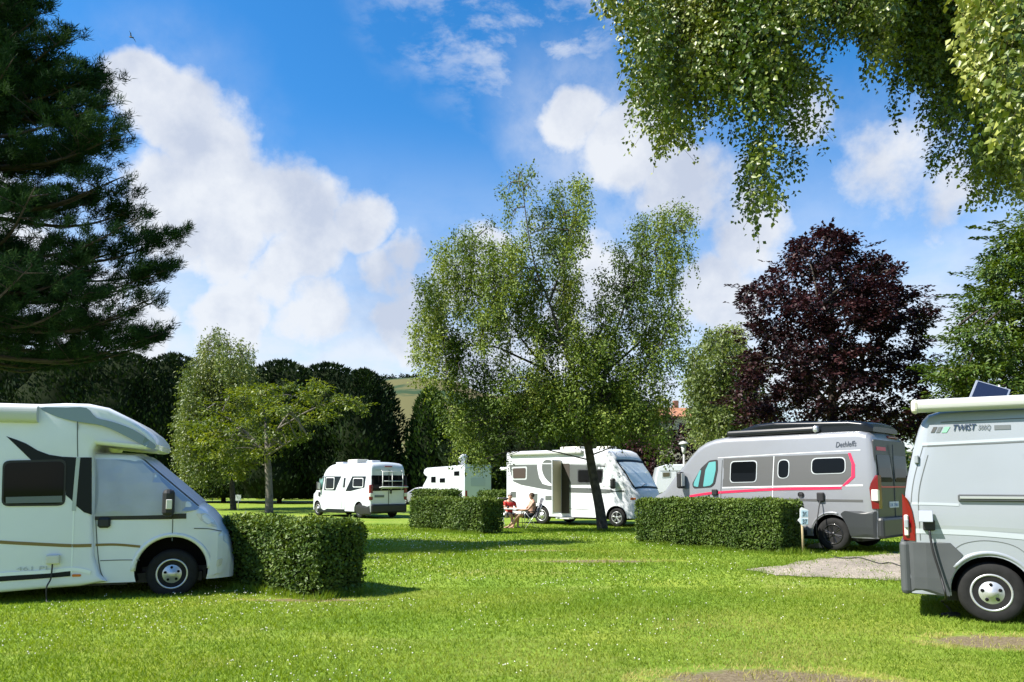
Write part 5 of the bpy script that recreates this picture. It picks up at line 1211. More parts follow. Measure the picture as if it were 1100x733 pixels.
# cab (local x = 0 at the front axle)
Ln = v.on(691 / 2.818, 590)[0]; xb = P1([(281, 300)])[0][0]
topl = P1([(255, 246), (283, 244), (400, 249), (428, 264), (470, 300), (530, 350), (575, 388), (598, 408), (625, 425), (650, 452), (668, 478), (684, 500), (693, 530)])
topl = [(xb - .6, topl[0][1])] + [(p[0], p[1]) for p in topl[1:]] ; x_e = topl[-1][0]; topl += [(x_e + .03, topl[-1][1] - .18), (x_e + .05, .52)]
halfl = [(xb - .6, 1.0), (xb + .3, 1.02), (x_e - .75, 1.01), (x_e - .4, .97), (x_e - .15, .88), (x_e, .76), (x_e + .05, .66)]
cabin = Body(x_e + .05, topl, halfl, .27, .11, .05, (1.2, .13, 1.2), 0, None, None); cabin.xs = [x for x in cabin.xs if x > xb - .59] 
cabin.xs = sorted(set([round(q, 4) for q in list(np.linspace(xb - .55, x_e + .045, 50)) + [p[0] for p in topl if p[0] > xb - .55]]))
cabin.xs = [k for i, k in enumerate(cabin.xs) if i == 0 or k - cabin.xs[i - 1] > .004]
o = cabin.mesh().build('cab', [M_GRP], v.t); cut_arches(o, [(0, .43, .50, .55, 1.3), (0, .43, .50, -1.3, -.55)]); sharp_by_angle(o, 40)
zroof = P1([(120, 97)])[0][1]
coach_px = [(120, 96), (200, 93), (268, 95), (330, 108), (395, 142), (440, 175), (462, 200), (468, 216), (462, 230), (440, 233), (370, 226), (290, 218), (279, 236), (279, 432), (283, 560), (300, 612), (322, 634), (240, 648), (120, 657), (0, 668)]
pp = P1(coach_px); xr = xb - 5.0; pp = [(xr + .06, zroof - .05)] + [(xr + 1.0, zroof)] + pp + [(xr + .05, .33), (xr, .8), (xr, zroof - .5)]
nz = [(xr, 1), (pp[2][0], 1), (P1([(330, 110)])[0][0], 1.0), (P1([(440, 170)])[0][0], .93), (P1([(468, 215)])[0][0], .80)]
coach = Prism(pp, 1.10, .06, nz); 
o = coach.mesh().build('coach_body', [M_GRP], v.t); cut_arches(o, [(-4.1, .40, .43, .6, 1.4), (-4.1, .40, .43, -1.4, -.6)]); sharp_by_angle(o, 28)
for x in (0, -4.1):
    for sg in (-1, 1): v.wheel(x, sg, .93, M_RIMS, 'steel', .36)
mb = MB(); mb.box((-2.2, 0, .30), (5.2, 1.5, .14)); mb.box((0, 0, .34), (.9, 1.2, .2)); mb.box((-2.0, -.75, .28), (2.8, .35, .10)); mb.build('chassis', M_BLACK, v.t)
v.side('swoosh', coach, smooth_poly(P1([(122, 108), (200, 107), (262, 108), (292, 138), (340, 150), (400, 172), (450, 205), (466, 221), (455, 231), (415, 212), (370, 188), (310, 162), (235, 150), (175, 136)]), 3), M_BLUEG, .006)
v.side('black_graphic', coach, P1([(20, 194), (50, 204), (80, 216), (115, 237), (150, 250), (190, 256), (235, 258), (278, 258), (278, 431), (255, 424), (232, 405), (215, 385), (200, 372), (198, 268), (95, 266), (60, 232)]), M_NAVY, .006)
v.line('door_post', coach, P1([(238, 258), (234, 300), (228, 370), (224, 420)]), .05, mat('grey_strip', (.42, .45, .45), .4), .010)
v.line('body_joint', coach, P1([(235, 150), (235, 200), (236, 256)]), .012, M_SEAM, .004); v.line('body_joint', coach, P1([(224, 420), (221, 500), (217, 608)]), .02, M_SEAML, .006)
f = v.side('window', coach, round_poly(P1([(6, 406), (10, 268), (202, 263), (198, 404)]), .09), M_BLACK, .014)
v.side('pane', coach, round_poly(P1([(12, 400), (16, 275), (196, 270), (192, 398)]), .08), M_GLASS, .022, parent=f)
v.side('blind', coach, P1([(20, 397), (20, 378), (190, 374), (190, 394)]), mat('grey_blind', (.12, .14, .14), .6), .024, parent=f)
gl = P1([(-60, 510), (0, 514), (70, 518), (150, 522), (220, 525), (278, 524)]); v.line('gold_line', coach, gl, .045, M_GOLD, .006)
gl = P1([(286, 524), (350, 523), (422, 529)]); v.line('gold_line', cabin, gl, .035, M_GOLD, .006)
v.line('skirt_strip', coach, P1([(-80, 632), (0, 624), (100, 617), (214, 608)]), .085, M_NAVY, .010)
v.side('side_marker', coach, round_poly(P1([(219, 619), (219, 611), (246, 611), (246, 618)]), .02), M_ORANGE, .014)
v.line('skirt_ridge', coach, P1([(-60, 616), (50, 609), (150, 603), (225, 596), (275, 606)]), .05, M_SEAML, .012)
x0, z0 = P1([(163, 566)])[0]; mb = MB(); mb.box((x0, -1.13, z0), (.17, .08, .13), .02, seg=2); mb.build('mains_inlet', M_CREAM, v.t); INLET_M = v.M @ Vector((x0, -1.15, z0 - .06))
xx, zz = P1([(50, 604)])[0]; v.text(coach, '461 PL', xx, zz, .075, M_TXG, width=.42)
# thermal cover over the cab glazing
cov = [(284, 262), (340, 263), (424, 266), (470, 304), (530, 354), (575, 391), (600, 412), (590, 418), (545, 428), (490, 433), (400, 435), (284, 437)]
v.side('thermal_cover', cabin, P1(cov), M_COVER, .020, .04)
mb = MB(); NN = 14; vs = []; 
for i in range(NN + 1):
    px = 424 + (600 - 424) * i / NN; x, _ = P1([(px, 330)])[0]; x = P1([(424, 266)])[0][0] + (P1([(600, 412)])[0][0] - P1([(424, 266)])[0][0]) * i / NN
    zt = float(cabin.zt(x)); yl = cabin.side(x, zt - .001) + .02
    for k in range(9):
        y = -yl + 2 * yl * k / 8; vs.append((x, y, zt + .045 * (1 - (y / yl) ** 2) + .022))
mb.add(vs, [(i * 9 + k, i * 9 + k + 1, (i + 1) * 9 + k + 1, (i + 1) * 9 + k) for i in range(NN) for k in range(8)], 0, True); mb.build('windscreen_cover', M_COVER, v.t)
v.side('door_trim', cabin, P1([(284, 437), (420, 434), (500, 431), (562, 428), (562, 444), (480, 446), (284, 448)]), M_BLACK, .012)
x0, z0 = P1([(313, 456)])[0]; mb = MB(); mb.box((x0, -1.045, z0), (.17, .06, .15), .03); mb.build('door_handle', M_BLACK, v.t)
v.line('panel_gap', cabin, P1([(286, 440), (292, 540), (300, 600), (312, 630)]), .012, M_SEAM, .005); v.line('panel_gap', cabin, P1([(521, 446), (520, 480), (519, 512)]), .012, M_SEAM, .005); v.line('panel_gap', cabin, P1([(300, 572), (360, 570), (420, 570)]), .012, M_SEAM, .004)
v.side('headlight', cabin, round_poly(P1([(590, 428), (622, 428), (645, 448), (657, 473), (630, 466), (604, 448)]), .03), M_CLEARL, .010)
mb = MB(); cw = [(0 + .52 * math.cos(a), -cabin.side(.52 * math.cos(a), .6) + .02, .43 + .515 * math.sin(a)) for a in np.linspace(.0, math.pi * 1.0, 26)]; mb.tube(cw, .04, 6); mb.build('arch_lip', M_GRP, v.t)
v.side('front_bumper', cabin, round_poly(P1([(636, 486), (662, 483), (684, 494), (691, 530), (686, 575), (674, 610), (630, 622), (634, 570)]), .04), M_GRP, .022, .03, step=.07)
v.side('fog_lamp', cabin, round_poly(P1([(652, 592), (654, 570), (672, 566), (668, 588)]), .03), M_CLEARL, .030, step=.07)
v.line('bumper_crease', cabin, P1([(585, 474), (630, 476), (668, 484)]), .014, M_SEAM, .005)
v.line('bumper_line', cabin, P1([(655, 552), (675, 550), (688, 548)]), .02, M_SEAM, .004)
x0, z0 = P1([(512, 395)])[0]; mb = MB(); mb.box((x0, -1.16, z0), (.16, .20, .40), .06, seg=2); mb.tube([(x0 + .02, -.98, z0 - .2), (x0, -1.12, z0 - .16)], .035, 6); o = mb.build('wing_mirror', M_BLACK, v.t); mb = MB(); mb.box((x0 + .02, -1.265, z0 - .02), (.08, .02, .14), .006); mb.build('mirror_reflector', M_CLEARL, o)
xa, za = P1([(118, 130)])[0]; mb = MB(); prof = round_poly([(-1.08, za - .12), (-1.19, za - .10), (-1.22, za + .02), (-1.20, za + .12), (-1.08, za + .13)], .05); n = len(prof)
mb.add([(xa, y, z) for y, z in prof] + [(xa - 3.6, y, z) for y, z in prof], [(i, (i + 1) % n, n + (i + 1) % n, n + i) for i in range(n)] + [tuple(range(n)), tuple(range(n, 2 * n))]); mb.build('awning_case', M_AWN, v.t)
V_LEFT = v

# ================================================== big white motorhome in the middle
v = Vehicle('motorhome', 'large white motorhome with grey side foil and an open door, parked behind the weeping birch', 'motorhome', (0, -1.12), 544, 31.2, -37, .08, None, -1, 1.14)
L = 6.15; H = 2.96
b = Body(L, [(0, H - .12), (.03, H - .05), (.1, H - .02), (.3, H), (L - 1.75, H), (L - 1.45, H - .02), (L - 1.2, H - .12), (L - 1.02, H - .34), (L - .95, H - .52), (L - .6, 1.98), (L - .33, 1.52), (L - .2, 1.38), (L - .1, 1.15), (L - .03, .85), (L, .60)],
         [(0, 1.10), (.04, 1.14), (L - 1.5, 1.14), (L - 1.0, 1.12), (L - .6, 1.07), (L - .3, .98), (L - .1, .86), (L, .74)], .33, .10, .03, (5, 0, 1), 0, None, [(0, .06), (L - 1.8, .07), (L - 1.2, .16), (L - .9, .2), (L - .4, .16), (L, .14)])
o = b.mesh().build('body', [M_GRP], v.t); fx = L - .98
cut_arches(o, [(1.75, .37, .41, .7, 1.4), (1.75, .37, .41, -1.4, -.7), (fx, .37, .42, .6, 1.4), (fx, .37, .42, -1.4, -.6)]); sharp_by_angle(o, 40)
for x in (1.75, fx):
    for sg in (-1, 1): v.wheel(x, sg, 1.08, M_RIMS, 5 if x == fx else 'steel')
mb = MB(); mb.box((L * .48, 0, .32), (L * .84, 1.6, .14)); mb.build('chassis', M_BLACK, v.t)
def P4(l): return v.pts([(530 + a * .15015, 470 + c * .15005) for a, c in l])
v.side('side_foil', b, P4([(112, 196), (312, 196), (316, 235), (328, 290), (352, 332), (390, 344), (440, 347), (440, 382), (330, 365), (200, 340), (142, 315), (126, 265)]), M_PANEL2, .006)
v.side('side_foil', b, smooth_poly(P4([(347, 208), (366, 165), (415, 165), (440, 200), (440, 335), (390, 312), (357, 265)]), 3), M_PANEL2, .006)
v.side('side_foil', b, P4([(545, 196), (800, 200), (790, 340), (545, 340)]), M_PANEL2, .006)
v.side('side_stripe', b, P4([(520, 358), (660, 362), (820, 372), (930, 380), (930, 392), (800, 402), (660, 398), (520, 394)]), M_PANEL2, .006)
v.window(b, P4([(135, 305), (132, 212), (242, 208), (240, 304)]), .08, M_TXG, mat('brown_glass', (.045, .03, .024), .08, coat=.5), fw=.06)
v.window(b, P4([(600, 330), (600, 225), (790, 225), (780, 330)]), .08, M_DGREY, fw=.05)
v.side('service_hatch', b, P4([(372, 450), (372, 418), (425, 418), (425, 450)]), M_PANEL2, .010); v.side('service_hatch', b, P4([(280, 470), (282, 402), (316, 402), (314, 470)]), M_PANEL2, .010); v.side('service_hatch', b, P4([(128, 430), (126, 388), (162, 388), (162, 430)]), M_PANEL2, .010)
v.line('panel_gap', b, P4([(520, 510), (620, 515), (700, 520)]), .02, M_SEAM, .005)
# opening covered by a dark sheet painted as interior shade; door stands open
f = v.side('doorway_shade', b, P4([(488, 545), (488, 188), (545, 188), (545, 545)]), M_INSHADE, .012)
xd, zd = P4([(486, 545)])[0]; zt = P4([(486, 160)])[0][1]
mb = MB(); mb.box((xd, -1.14 - .33, (zd + zt) / 2), (.05, .64, zt - zd), .02); o = mb.build('door', M_GRP, v.t)
mb = MB(); mb.box((xd + .028, -1.14 - .33, (zd + zt) / 2), (.012, .56, zt - zd - .12)); mb.build('door_lining', M_WOODB, o)
mb = MB(); mb.box((xd + .3, -1.35, .28), (.62, .38, .05), .01); mb.build('entrance_step', M_AWN, v.t)
# awning case
xa, za = P4([(115, 118)])[0]; xe = P4([(640, 100)])[0][0]; mb = MB(); mb.box(((xa + xe) / 2, -1.17, H - .10), (xe - xa, .16, .16), .05, seg=2); mb.build('awning_case', M_AWN, v.t)
v.line('roof_rail', b, P4([(110, 185), (400, 188), (800, 190)]), .05, M_TXG, .01)
mb = MB(); mb.box((-.22, -.9, 2.25), (.45, .3, .14), .05, seg=2); mb.build('rear_camera_arm', M_GRP, v.t)
mb = MB(); mb.box((2.6, .1, H + .10), (1.0, .7, .14), .05, seg=2); mb.build('roof_vent', M_CREAM, v.t); mb = MB(); mb.box((4.1, .1, H + .08), (.6, .6, .12), .04, seg=2); mb.build('roof_vent', M_CREAM, v.t)
# windscreen with pale blinds
def top_panel(name, xs, yf, m, lift, frac=1.0):
    vs = []; K = 10
    for x in xs:
        zt_ = float(b.zt(x)); yl = (b.side(x, zt_ - .001)) * frac + yf
        for k in range(K + 1):
            y = -yl + 2 * yl * k / K; vs.append((x + lift * .7, y, zt_ + b.crown * (1 - (y / max(yl, .01)) ** 2) + lift * .6))
    n = K + 1; Fc = [(i * n + k, i * n + k + 1, (i + 1) * n + k + 1, (i + 1) * n + k) for i in range(len(xs) - 1) for k in range(K)]
    return v._skirt(name, vs, Fc, Vector((-.03, 0, -.02)), m, None)
f = top_panel('windscreen', np.linspace(L - .98, L - .24, 9), .10, M_NAVY, .012)
g = top_panel('windscreen_blind', np.linspace(L - .93, L - .30, 9), .05, M_SCREEN, .022); g.parent = f
mb = MB(); mb.tube([(L - .25, -.6, 1.47), (L - .33, .0, 1.60), (L - .36, .25, 1.62)], .012, 5); mb.build('wiper', M_BLACK, v.t)
v.side('cab_window', b, round_poly([(L - 1.75, 1.50), (L - .62, 1.45), (L - .98, 2.15), (L - 1.72, 2.28)], .08), M_SCREEN, .010)
v.side('orange_marker', b, round_poly(rect(L - .42, 1.02, L - .24, 1.10), .02), M_ORANGE, .012)
for sg in (-1, 1):
    v.side('headlight', b, round_poly(rect(L - .20, .84, L - .05, 1.0), .04), M_CLEARL, .012, sgn=sg)
mb = MB(); mb.box((L - .02, 0, .72), (.10, 1.0, .16), .04, seg=2); mb.box((L - .0, 0, .45), (.10, 1.2, .14), .04, seg=2); mb.build('grille', M_BLACK, v.t)
mb = MB(); mb.box((L - 1.0, -1.30, 1.62), (.16, .22, .40), .06, seg=2); mb.build('wing_mirror', M_BLACK, v.t); mb = MB(); mb.box((L - 1.0, 1.30, 1.62), (.16, .22, .40), .06, seg=2); mb.build('wing_mirror', M_BLACK, v.t)
v.rear('rear_window', round_poly(rect(-.6, 1.4, .6, 2.0), .08), M_GLASS, .012)
V_BIG = v

# ================================================== far motorhome with roof antenna
v = Vehicle('motorhome', 'far white overcab motorhome with a white antenna on its roof, beyond the middle hedge', 'motorhome', (0, 1.12), 499, 52, 125, .08, None, 1, 1.12)
def P3(l): return v.pts([(430 + a * .11818, 480 + c * .11811) for a, c in l])
pg = P3([(585, 160), (430, 178), (240, 192), (218, 205), (208, 240), (222, 262), (245, 275), (228, 310), (205, 350)]); x_f = pg[-1][0]
pg = pg + [(x_f + .15, 1.25), (x_f + .75, 1.05), (x_f + .85, .5), (x_f + .8, .35), (.05, .35), (0, .6)]
b = Prism(pg, 1.12, .06); o = b.mesh().build('coach_body', [M_WHITE], v.t); cut_arches(o, [(1.6, .36, .4, .6, 1.4), (1.6, .36, .4, -1.4, -.6), (x_f - .1, .36, .4, .6, 1.4), (x_f - .1, .36, .4, -1.4, -.6)]); sharp_by_angle(o, 28)
for x in (1.6, x_f - .1):
    for sg in (-1, 1): v.wheel(x, sg, 1.06, M_RIMS, 'steel')
for l in ([(280, 330), (280, 270), (325, 268), (325, 330)], [(358, 330), (358, 285), (410, 282), (410, 330)], [(488, 268), (488, 222), (540, 218), (540, 268)]):
    v.window(b, P3(l), .06, M_TXG, fw=.03)
v.line('grey_line', b, P3([(290, 385), (420, 360), (560, 330)]), .05, M_TXG, .006)
v.rear('rear_window', round_poly(rect(-.6, 1.5, .6, 2.1), .08), M_TXG, .012); v.rear('roof_band', rect(-1.05, 2.72, 1.05, 2.80), M_TXG, .012)
for sg in (-1, 1):
    mb = MB(); mb.box((-.01, sg * .98, .95), (.06, .14, .5), .02); mb.build('tail_light', M_RED, v.t)
xa, za = P3([(515, 165)])[0]; mb = MB(); mb.tube([(xa, .5, za - .05), (xa, .5, za + .30)], .05, 8); mb.lathe([(.0001, 0), (.25, .05), (.38, .14)], (xa + .06, .5, za + .38), 'x', 16, 0, True, Matrix.Rotation(R(-25), 3, 'Y')); mb.tube([(xa - .3, .5, za + .22), (xa, .5, za + .2)], .03, 6); mb.build('antenna', M_WHITE, v.t)

# ================================================== white caravan between motorhome and silver van
v = Vehicle('caravan', 'white caravan with a small dark window seen between the big motorhome and the silver van', 'caravan', (0, 1.1), 706, 38, 174, .08, None, 1, 1.1)
v.t.rotation_euler.z = R(-6); v.psi = R(-6)
p = at(706, 540, 38); v.o = Vector((p.x - math.sin(R(-6)) * -1 * 0 + .0, p.y + 1.1, .08)); v.t.location = v.o; v.M = Matrix.Translation(v.o) @ Matrix.Rotation(v.psi, 4, 'Z'); v.I = v.M.inverted(); v.near = -1
pg = [(.1, .42), (.0, .9), (.05, 1.9), (.2, 2.50), (.6, 2.62), (4.3, 2.66), (4.75, 2.5), (4.95, 1.9), (5.0, .8), (4.9, .42)]
b = Prism(pg, 1.1, .06); o = b.mesh().build('body', [M_WHITE], v.t); cut_arches(o, [(2.5, .34, .38, .7, 1.4), (2.5, .34, .38, -1.4, -.7)]); sharp_by_angle(o, 28)
for sg in (-1, 1): v.wheel(2.5, sg, 1.05, M_RIMS, 'steel', .32)
v.window(b, v.pts([(711, 513.5), (711, 507), (720.5, 506.6), (720.5, 513)]), .05, M_TXG, mat('olive_glass', (.10, .09, .055), .2, coat=.4), fw=.05); v.window(b, v.pts([(735, 513), (735, 506), (741, 505.6), (741, 513)]), .05, M_TXG, fw=.05); v.window(b, [(3.0, 1.3), (4.2, 1.3), (4.2, 1.95), (3.0, 1.95)], .06, M_TXG, fw=.05)
v.line('roof_rail', b, [(.3, 2.30), (2.5, 2.33), (4.7, 2.33)], .05, M_TXG, .008); v.line('panel_gap', b, v.pts([(727, 524), (727, 506)]), .03, M_SEAM, .006)
mb = MB(); mb.tube([(5.0, 0, .5), (6.0, 0, .5)], .05, 6); mb.tube([(5.6, 0, .5), (5.6, 0, .0)], .04, 6); mb.build('tow_bar', M_ALU, v.t)
mb = MB(); mb.box((4.2, -.5, 2.72), (.5, .4, .1), .03); mb.build('roof_vent', M_DGREY, v.t)

# ================================================== parked car far behind, between the campervan and the far motorhome
v = Vehicle('parked_car', 'small silver car glimpsed between the white campervan and the far motorhome', 'car', (2.0, .85), 447, 60, 150, .08, None, 1, .85)
L = 4.0; b = Body(L, [(0, .85), (.08, 1.0), (.35, 1.32), (.7, 1.42), (1.9, 1.44), (2.3, 1.36), (2.95, 1.0), (3.5, .88), (3.85, .74), (4.0, .55)], [(0, .75), (.2, .84), (3.2, .84), (3.7, .76), (4.0, .62)], .24, .10, .03, (.9, .18, .55))
o = b.mesh().build('body', [M_SILV], v.t); cut_arches(o, [(.75, .30, .34, .5, 1.2), (.75, .30, .34, -1.2, -.5), (3.2, .3, .34, .5, 1.2), (3.2, .3, .34, -1.2, -.5)]); sharp_by_angle(o, 40)
for x in (.75, 3.2):
    for sg in (-1, 1): v.wheel(x, sg, .82, M_RIMS, 5, .30, .18)
for sg in (-1, 1): v.side('side_window', b, round_poly([(.45, .98), (2.75, .96), (2.2, 1.30), (.75, 1.32)], .06), M_GLASS, .01, sgn=sg)
for sg in (-1, 1):
    mb = MB(); mb.box((.03, sg * .68, .82), (.08, .2, .16), .03); mb.build('tail_light', M_RED, v.t)
# ------------------------------------------------------------------ people
M_SKIN = mat('skin', (.46, .27, .19), .5, var=.12, scale=9); M_SHIRT = mat('red_cloth', (.55, .03, .025), .85, var=.3, scale=12); M_SHORTS = mat('dark_cloth', (.025, .027, .035), .9)
M_HAIRG = mat('grey_hair', (.33, .32, .31), .8, var=.4, scale=30); M_HAIRB = mat('brown_hair', (.10, .06, .04), .8, var=.4, scale=30); M_SHOE = mat('sandal', (.06, .045, .035), .7)
def skin_mesh(name, nodes, edges, m, parent, sub=2):
    keys = list(nodes); me = bpy.data.meshes.new(name); me.from_pydata([nodes[k][:3] for k in keys], [(keys.index(a), keys.index(b)) for a, b in edges], [])
    o = bpy.data.objects.new(name, me); C.objects.link(o)
    md = o.modifiers.new('skin', 'SKIN'); md.use_smooth_shade = True; s = o.modifiers.new('sub', 'SUBSURF'); s.levels = s.render_levels = sub
    for i, k in enumerate(keys):
        r = nodes[k][3]; q = me.skin_vertices[0].data[i]; q.radius = (r, nodes[k][4] if len(nodes[k]) > 4 else r); q.use_root = (i == 0)
    bpy.context.view_layer.update(); new = bpy.data.meshes.new_from_object(o.evaluated_get(bpy.context.evaluated_depsgraph_get()))
    o.modifiers.clear(); o.data = new; new.materials.clear(); new.materials.append(m); o.parent = parent
    return o
def seated(label, loc, rz, shirt, hair, lean, legs, arms, hairstyle):
    t = empty('person', loc, rz); tag(t, label, 'person'); l = lean
    n = {'pelvis': (0, 0, .52, .125, .16), 'belly': (-.02 - l * .4, 0, .68, .11, .145), 'chest': (-.03 - l, 0, .85, .115, .16), 'collar': (-.02 - l * 1.3, 0, .97, .08, .13), 'neck': (.005 - l * 1.3, 0, 1.06, .052), 'jaw': (.04 - l * 1.3, 0, 1.13, .072), 'head': (.03 - l * 1.3, 0, 1.20, .092, .078), 'crown': (.02 - l * 1.3, 0, 1.255, .070)}
    e = [('pelvis', 'belly'), ('belly', 'chest'), ('chest', 'collar'), ('collar', 'neck'), ('neck', 'jaw'), ('jaw', 'head'), ('head', 'crown')]
    n['nose'] = (.13 - l * 1.3, 0, 1.175, .014); e.append(('head', 'nose'))
    for s, lg, ar in ((1, legs[0], arms[0]), (-1, legs[1], arms[1])):
        k = 'L' if s > 0 else 'R'; hx, hy, hz = -.02 - l * 1.25, s * .18, .965
        n['sh' + k] = (hx, hy, hz, .060); n['el' + k] = (ar[0][0], s * ar[0][1], ar[0][2], .042); n['wr' + k] = (ar[1][0], s * ar[1][1], ar[1][2], .028)
        d = Vector(n['wr' + k][:3]) - Vector(n['el' + k][:3]); d.normalize(); w = Vector(n['wr' + k][:3]); pm = w + d * .07; n['pa' + k] = (*pm, .018, .038)
        e += [('collar', 'sh' + k), ('sh' + k, 'el' + k), ('el' + k, 'wr' + k), ('wr' + k, 'pa' + k)]
        sd = d.cross(Vector((0, 0, 1))).normalized()
        for f in range(4):
            b = pm + sd * (f - 1.5) * .021 + d * .02; L_ = (.055, .066, .062, .045)[f]; m_ = b + d * L_ * .6 + Vector((0, 0, -.008)); q = m_ + d * L_ * .4 + Vector((0, 0, -.022))
            n[f'f{k}{f}a'] = (*b, .0095); n[f'f{k}{f}b'] = (*m_, .0085); n[f'f{k}{f}c'] = (*q, .007); e += [('pa' + k, f'f{k}{f}a'), (f'f{k}{f}a', f'f{k}{f}b'), (f'f{k}{f}b', f'f{k}{f}c')]
        th = w + d * .03 + sd * -s * .035; n[f'th{k}'] = (*th, .011); tt = th + d * .045 + Vector((0, 0, -.015)) - sd * s * .008; n[f'tt{k}'] = (*tt, .009); e += [('wr' + k, f'th{k}'), (f'th{k}', f'tt{k}')]
        n['hi' + k] = (.03, s * .09, .50, .088); n['kn' + k] = (lg[0][0], s * lg[0][1], lg[0][2], .058); n['ca' + k] = tuple(Vector(n['kn' + k][:3]).lerp(Vector((lg[1][0], s * lg[1][1], lg[1][2])), .3)) + (.054,)
        n['an' + k] = (lg[1][0], s * lg[1][1], lg[1][2], .034); n['to' + k] = (lg[1][0] + .17, s * (lg[1][1] + .02), max(.035, lg[1][2] - .06), .032, .042)
        e += [('pelvis', 'hi' + k), ('hi' + k, 'kn' + k), ('kn' + k, 'ca' + k), ('ca' + k, 'an' + k), ('an' + k, 'to' + k)]
    body = skin_mesh('body', n, e, M_SKIN, t)
    c = Vector(n['head'][:3]); mb = MB(); mb.ell(c + Vector((-.012, 0, .022)), (.105, .090, .098), 14, 8)
    mb2 = MB(); keep = []
    for f in mb.f:
        q = sum((Vector(mb.v[i]) for i in f), Vector()) / len(f) - c
        if q.z > .035 - .02 * (q.x < 0) or q.x < -.03 and q.z > -.075: keep.append(f)
    mb2.v = mb.v; mb2.f = keep; mb2.m = [0] * len(keep); mb2.sm = [True] * len(keep); mb2.build('hair', hair, t)
    fc = MB()
    for s in (1, -1): fc.ell(c + Vector((.088, s * .033, .012)), (.010, .014, .009), 8, 5); 
    fc.box(c + Vector((.090, 0, -.062)), (.012, .045, .010), .003); fc.build('eyes_and_mouth', M_SHOE, t)
    if shirt:
        sn = {k: n[k][:3] + (n[k][3] + .022, (n[k][4] if len(n[k]) > 4 else n[k][3]) + .022) for k in ('pelvis', 'belly', 'chest', 'collar', 'shL', 'shR')}; se = [('pelvis', 'belly'), ('belly', 'chest'), ('chest', 'collar')]
        for k in 'LR':
            p = Vector(n['sh' + k][:3]).lerp(Vector(n['el' + k][:3]), .7); sn['sl' + k] = (*p, .062); se += [('collar', 'sh' + k), ('sh' + k, 'sl' + k)]
        skin_mesh('shirt', sn, se, shirt, t)
    hn = {'pelvis': (0, 0, .535, .15, .185), 'waist': (-.01, 0, .62, .135, .165)}; he = [('pelvis', 'waist')]
    for k in 'LR':
        p = Vector(n['hi' + k][:3]).lerp(Vector(n['kn' + k][:3]), .72); hn['hi' + k] = n['hi' + k][:3] + (.108,); hn['hm' + k] = (*p, .092); he += [('pelvis', 'hi' + k), ('hi' + k, 'hm' + k)]
    skin_mesh('shorts', hn, he, M_SHORTS, t)
    for k in 'LR':
        a, b = Vector(n['an' + k][:3]), Vector(n['to' + k][:3]); mb = MB(); mb.box((a.lerp(b, .45) + Vector((0, 0, -.03))) * 1, (.27, .105, .035), .014); mb.build('sandal', M_SHOE, t)
    return t
def camp_chair(label, loc, rz, m, back=.12):
    t = empty('camping_chair', loc, rz); tag(t, label, 'chair', 'folding chairs at the camping table'); fr = MB()
    for s in (1, -1):
        y = s * .27
        fr.tube([(.24, y, 0), (-.20, y, .62)], .012, 6); fr.tube([(-.24, y, 0), (.24, y, .60)], .012, 6); fr.tube([(-.22, y, .36), (-.27 - back, y, 1.08)], .012, 6); fr.tube([(.24, y, .36), (.26, y, .60)], .011, 6)
    fr.tube([(.22, -.27, .40), (.22, .27, .40)], .011, 6); fr.tube([(-.21, -.27, .40), (-.21, .27, .40)], .011, 6); fr.tube([(-.27 - back, -.27, 1.08), (-.27 - back, .27, 1.08)], .011, 6)
    fr.build('frame', M_ALU, t)
    sm = MB(); vs = []
    for i in range(7):
        for k in range(7):
            u = i / 6; w = k / 6; vs.append((-.21 + .44 * u, -.25 + .5 * w, .415 - .035 * math.sin(math.pi * u) * math.sin(math.pi * w)))
    q = [(i * 7 + k, i * 7 + k + 1, (i + 1) * 7 + k + 1, (i + 1) * 7 + k) for i in range(6) for k in range(6)]; sm.add(vs + [(a, b, c - .012) for a, b, c in vs], q + [tuple(49 + i for i in f) for f in q], 0, True); sm.build('seat', m, t)
    bk = MB(); vs = []
    for i in range(7):
        for k in range(7):
            u = i / 6; w = k / 6; vs.append((-.225 - (.05 + back) * u - .035 * math.sin(math.pi * w), -.25 + .5 * w, .42 + .66 * u))
    bk.add(vs + [(a - .012, b, c) for a, b, c in vs], q + [tuple(49 + i for i in f) for f in q], 0, True); bk.build('backrest', m, t)
    for s in (1, -1): a = MB(); a.box((.02, s * .27, .62), (.46, .045, .03), .012); a.build('armrest', M_BLACK, t)
    return t
def gpt(px, Y): p = at(px, 540, Y); return Vector((p.x, Y, float(gz(p.x, Y))))
M_CHAIRF = mat('dark_patterned_fabric', (.05, .05, .06), .9, col2=(.22, .22, .23), scale=16); M_CHAIRB = mat('black_mesh_fabric', (.02, .02, .022), .9)
p1 = gpt(547, 27.7); a1 = R(-62)
camp_chair('black folding chair behind the camping table, under the person in red', p1, a1, M_CHAIRB)
seated('grey haired person in a red shirt sitting behind the camping table', p1 + Vector((0, 0, -.03)), a1, M_SHIRT, M_HAIRG, -.03, (((.45, .13, .49), (.40, .14, .10)), ((.45, .13, .49), (.47, .13, .10))), (((.10, .25, .76), (.33, .12, .77)), ((.11, .25, .76), (.34, .13, .77))), 0)
p2 = gpt(569.5, 27.0); a2 = R(190)
camp_chair('folding chair with a dark patterned back, under the bare chested person', p2, a2, M_CHAIRF, .18)
seated('bare chested person in dark shorts sitting with legs stretched towards the table', p2 + Vector((0, 0, -.03)), a2, None, M_HAIRB, .06, (((.42, .09, .52), (.80, .03, .11)), ((.43, .10, .47), (.62, .10, .10))), (((.12, .25, .72), (.36, .20, .69)), ((.12, .25, .72), (.37, .17, .70))), 0)
tp = gpt(551, 27.05); tb = empty('camping_table', tp, R(10)); tag(tb, 'pale folding camping table between the two seated people', 'table')
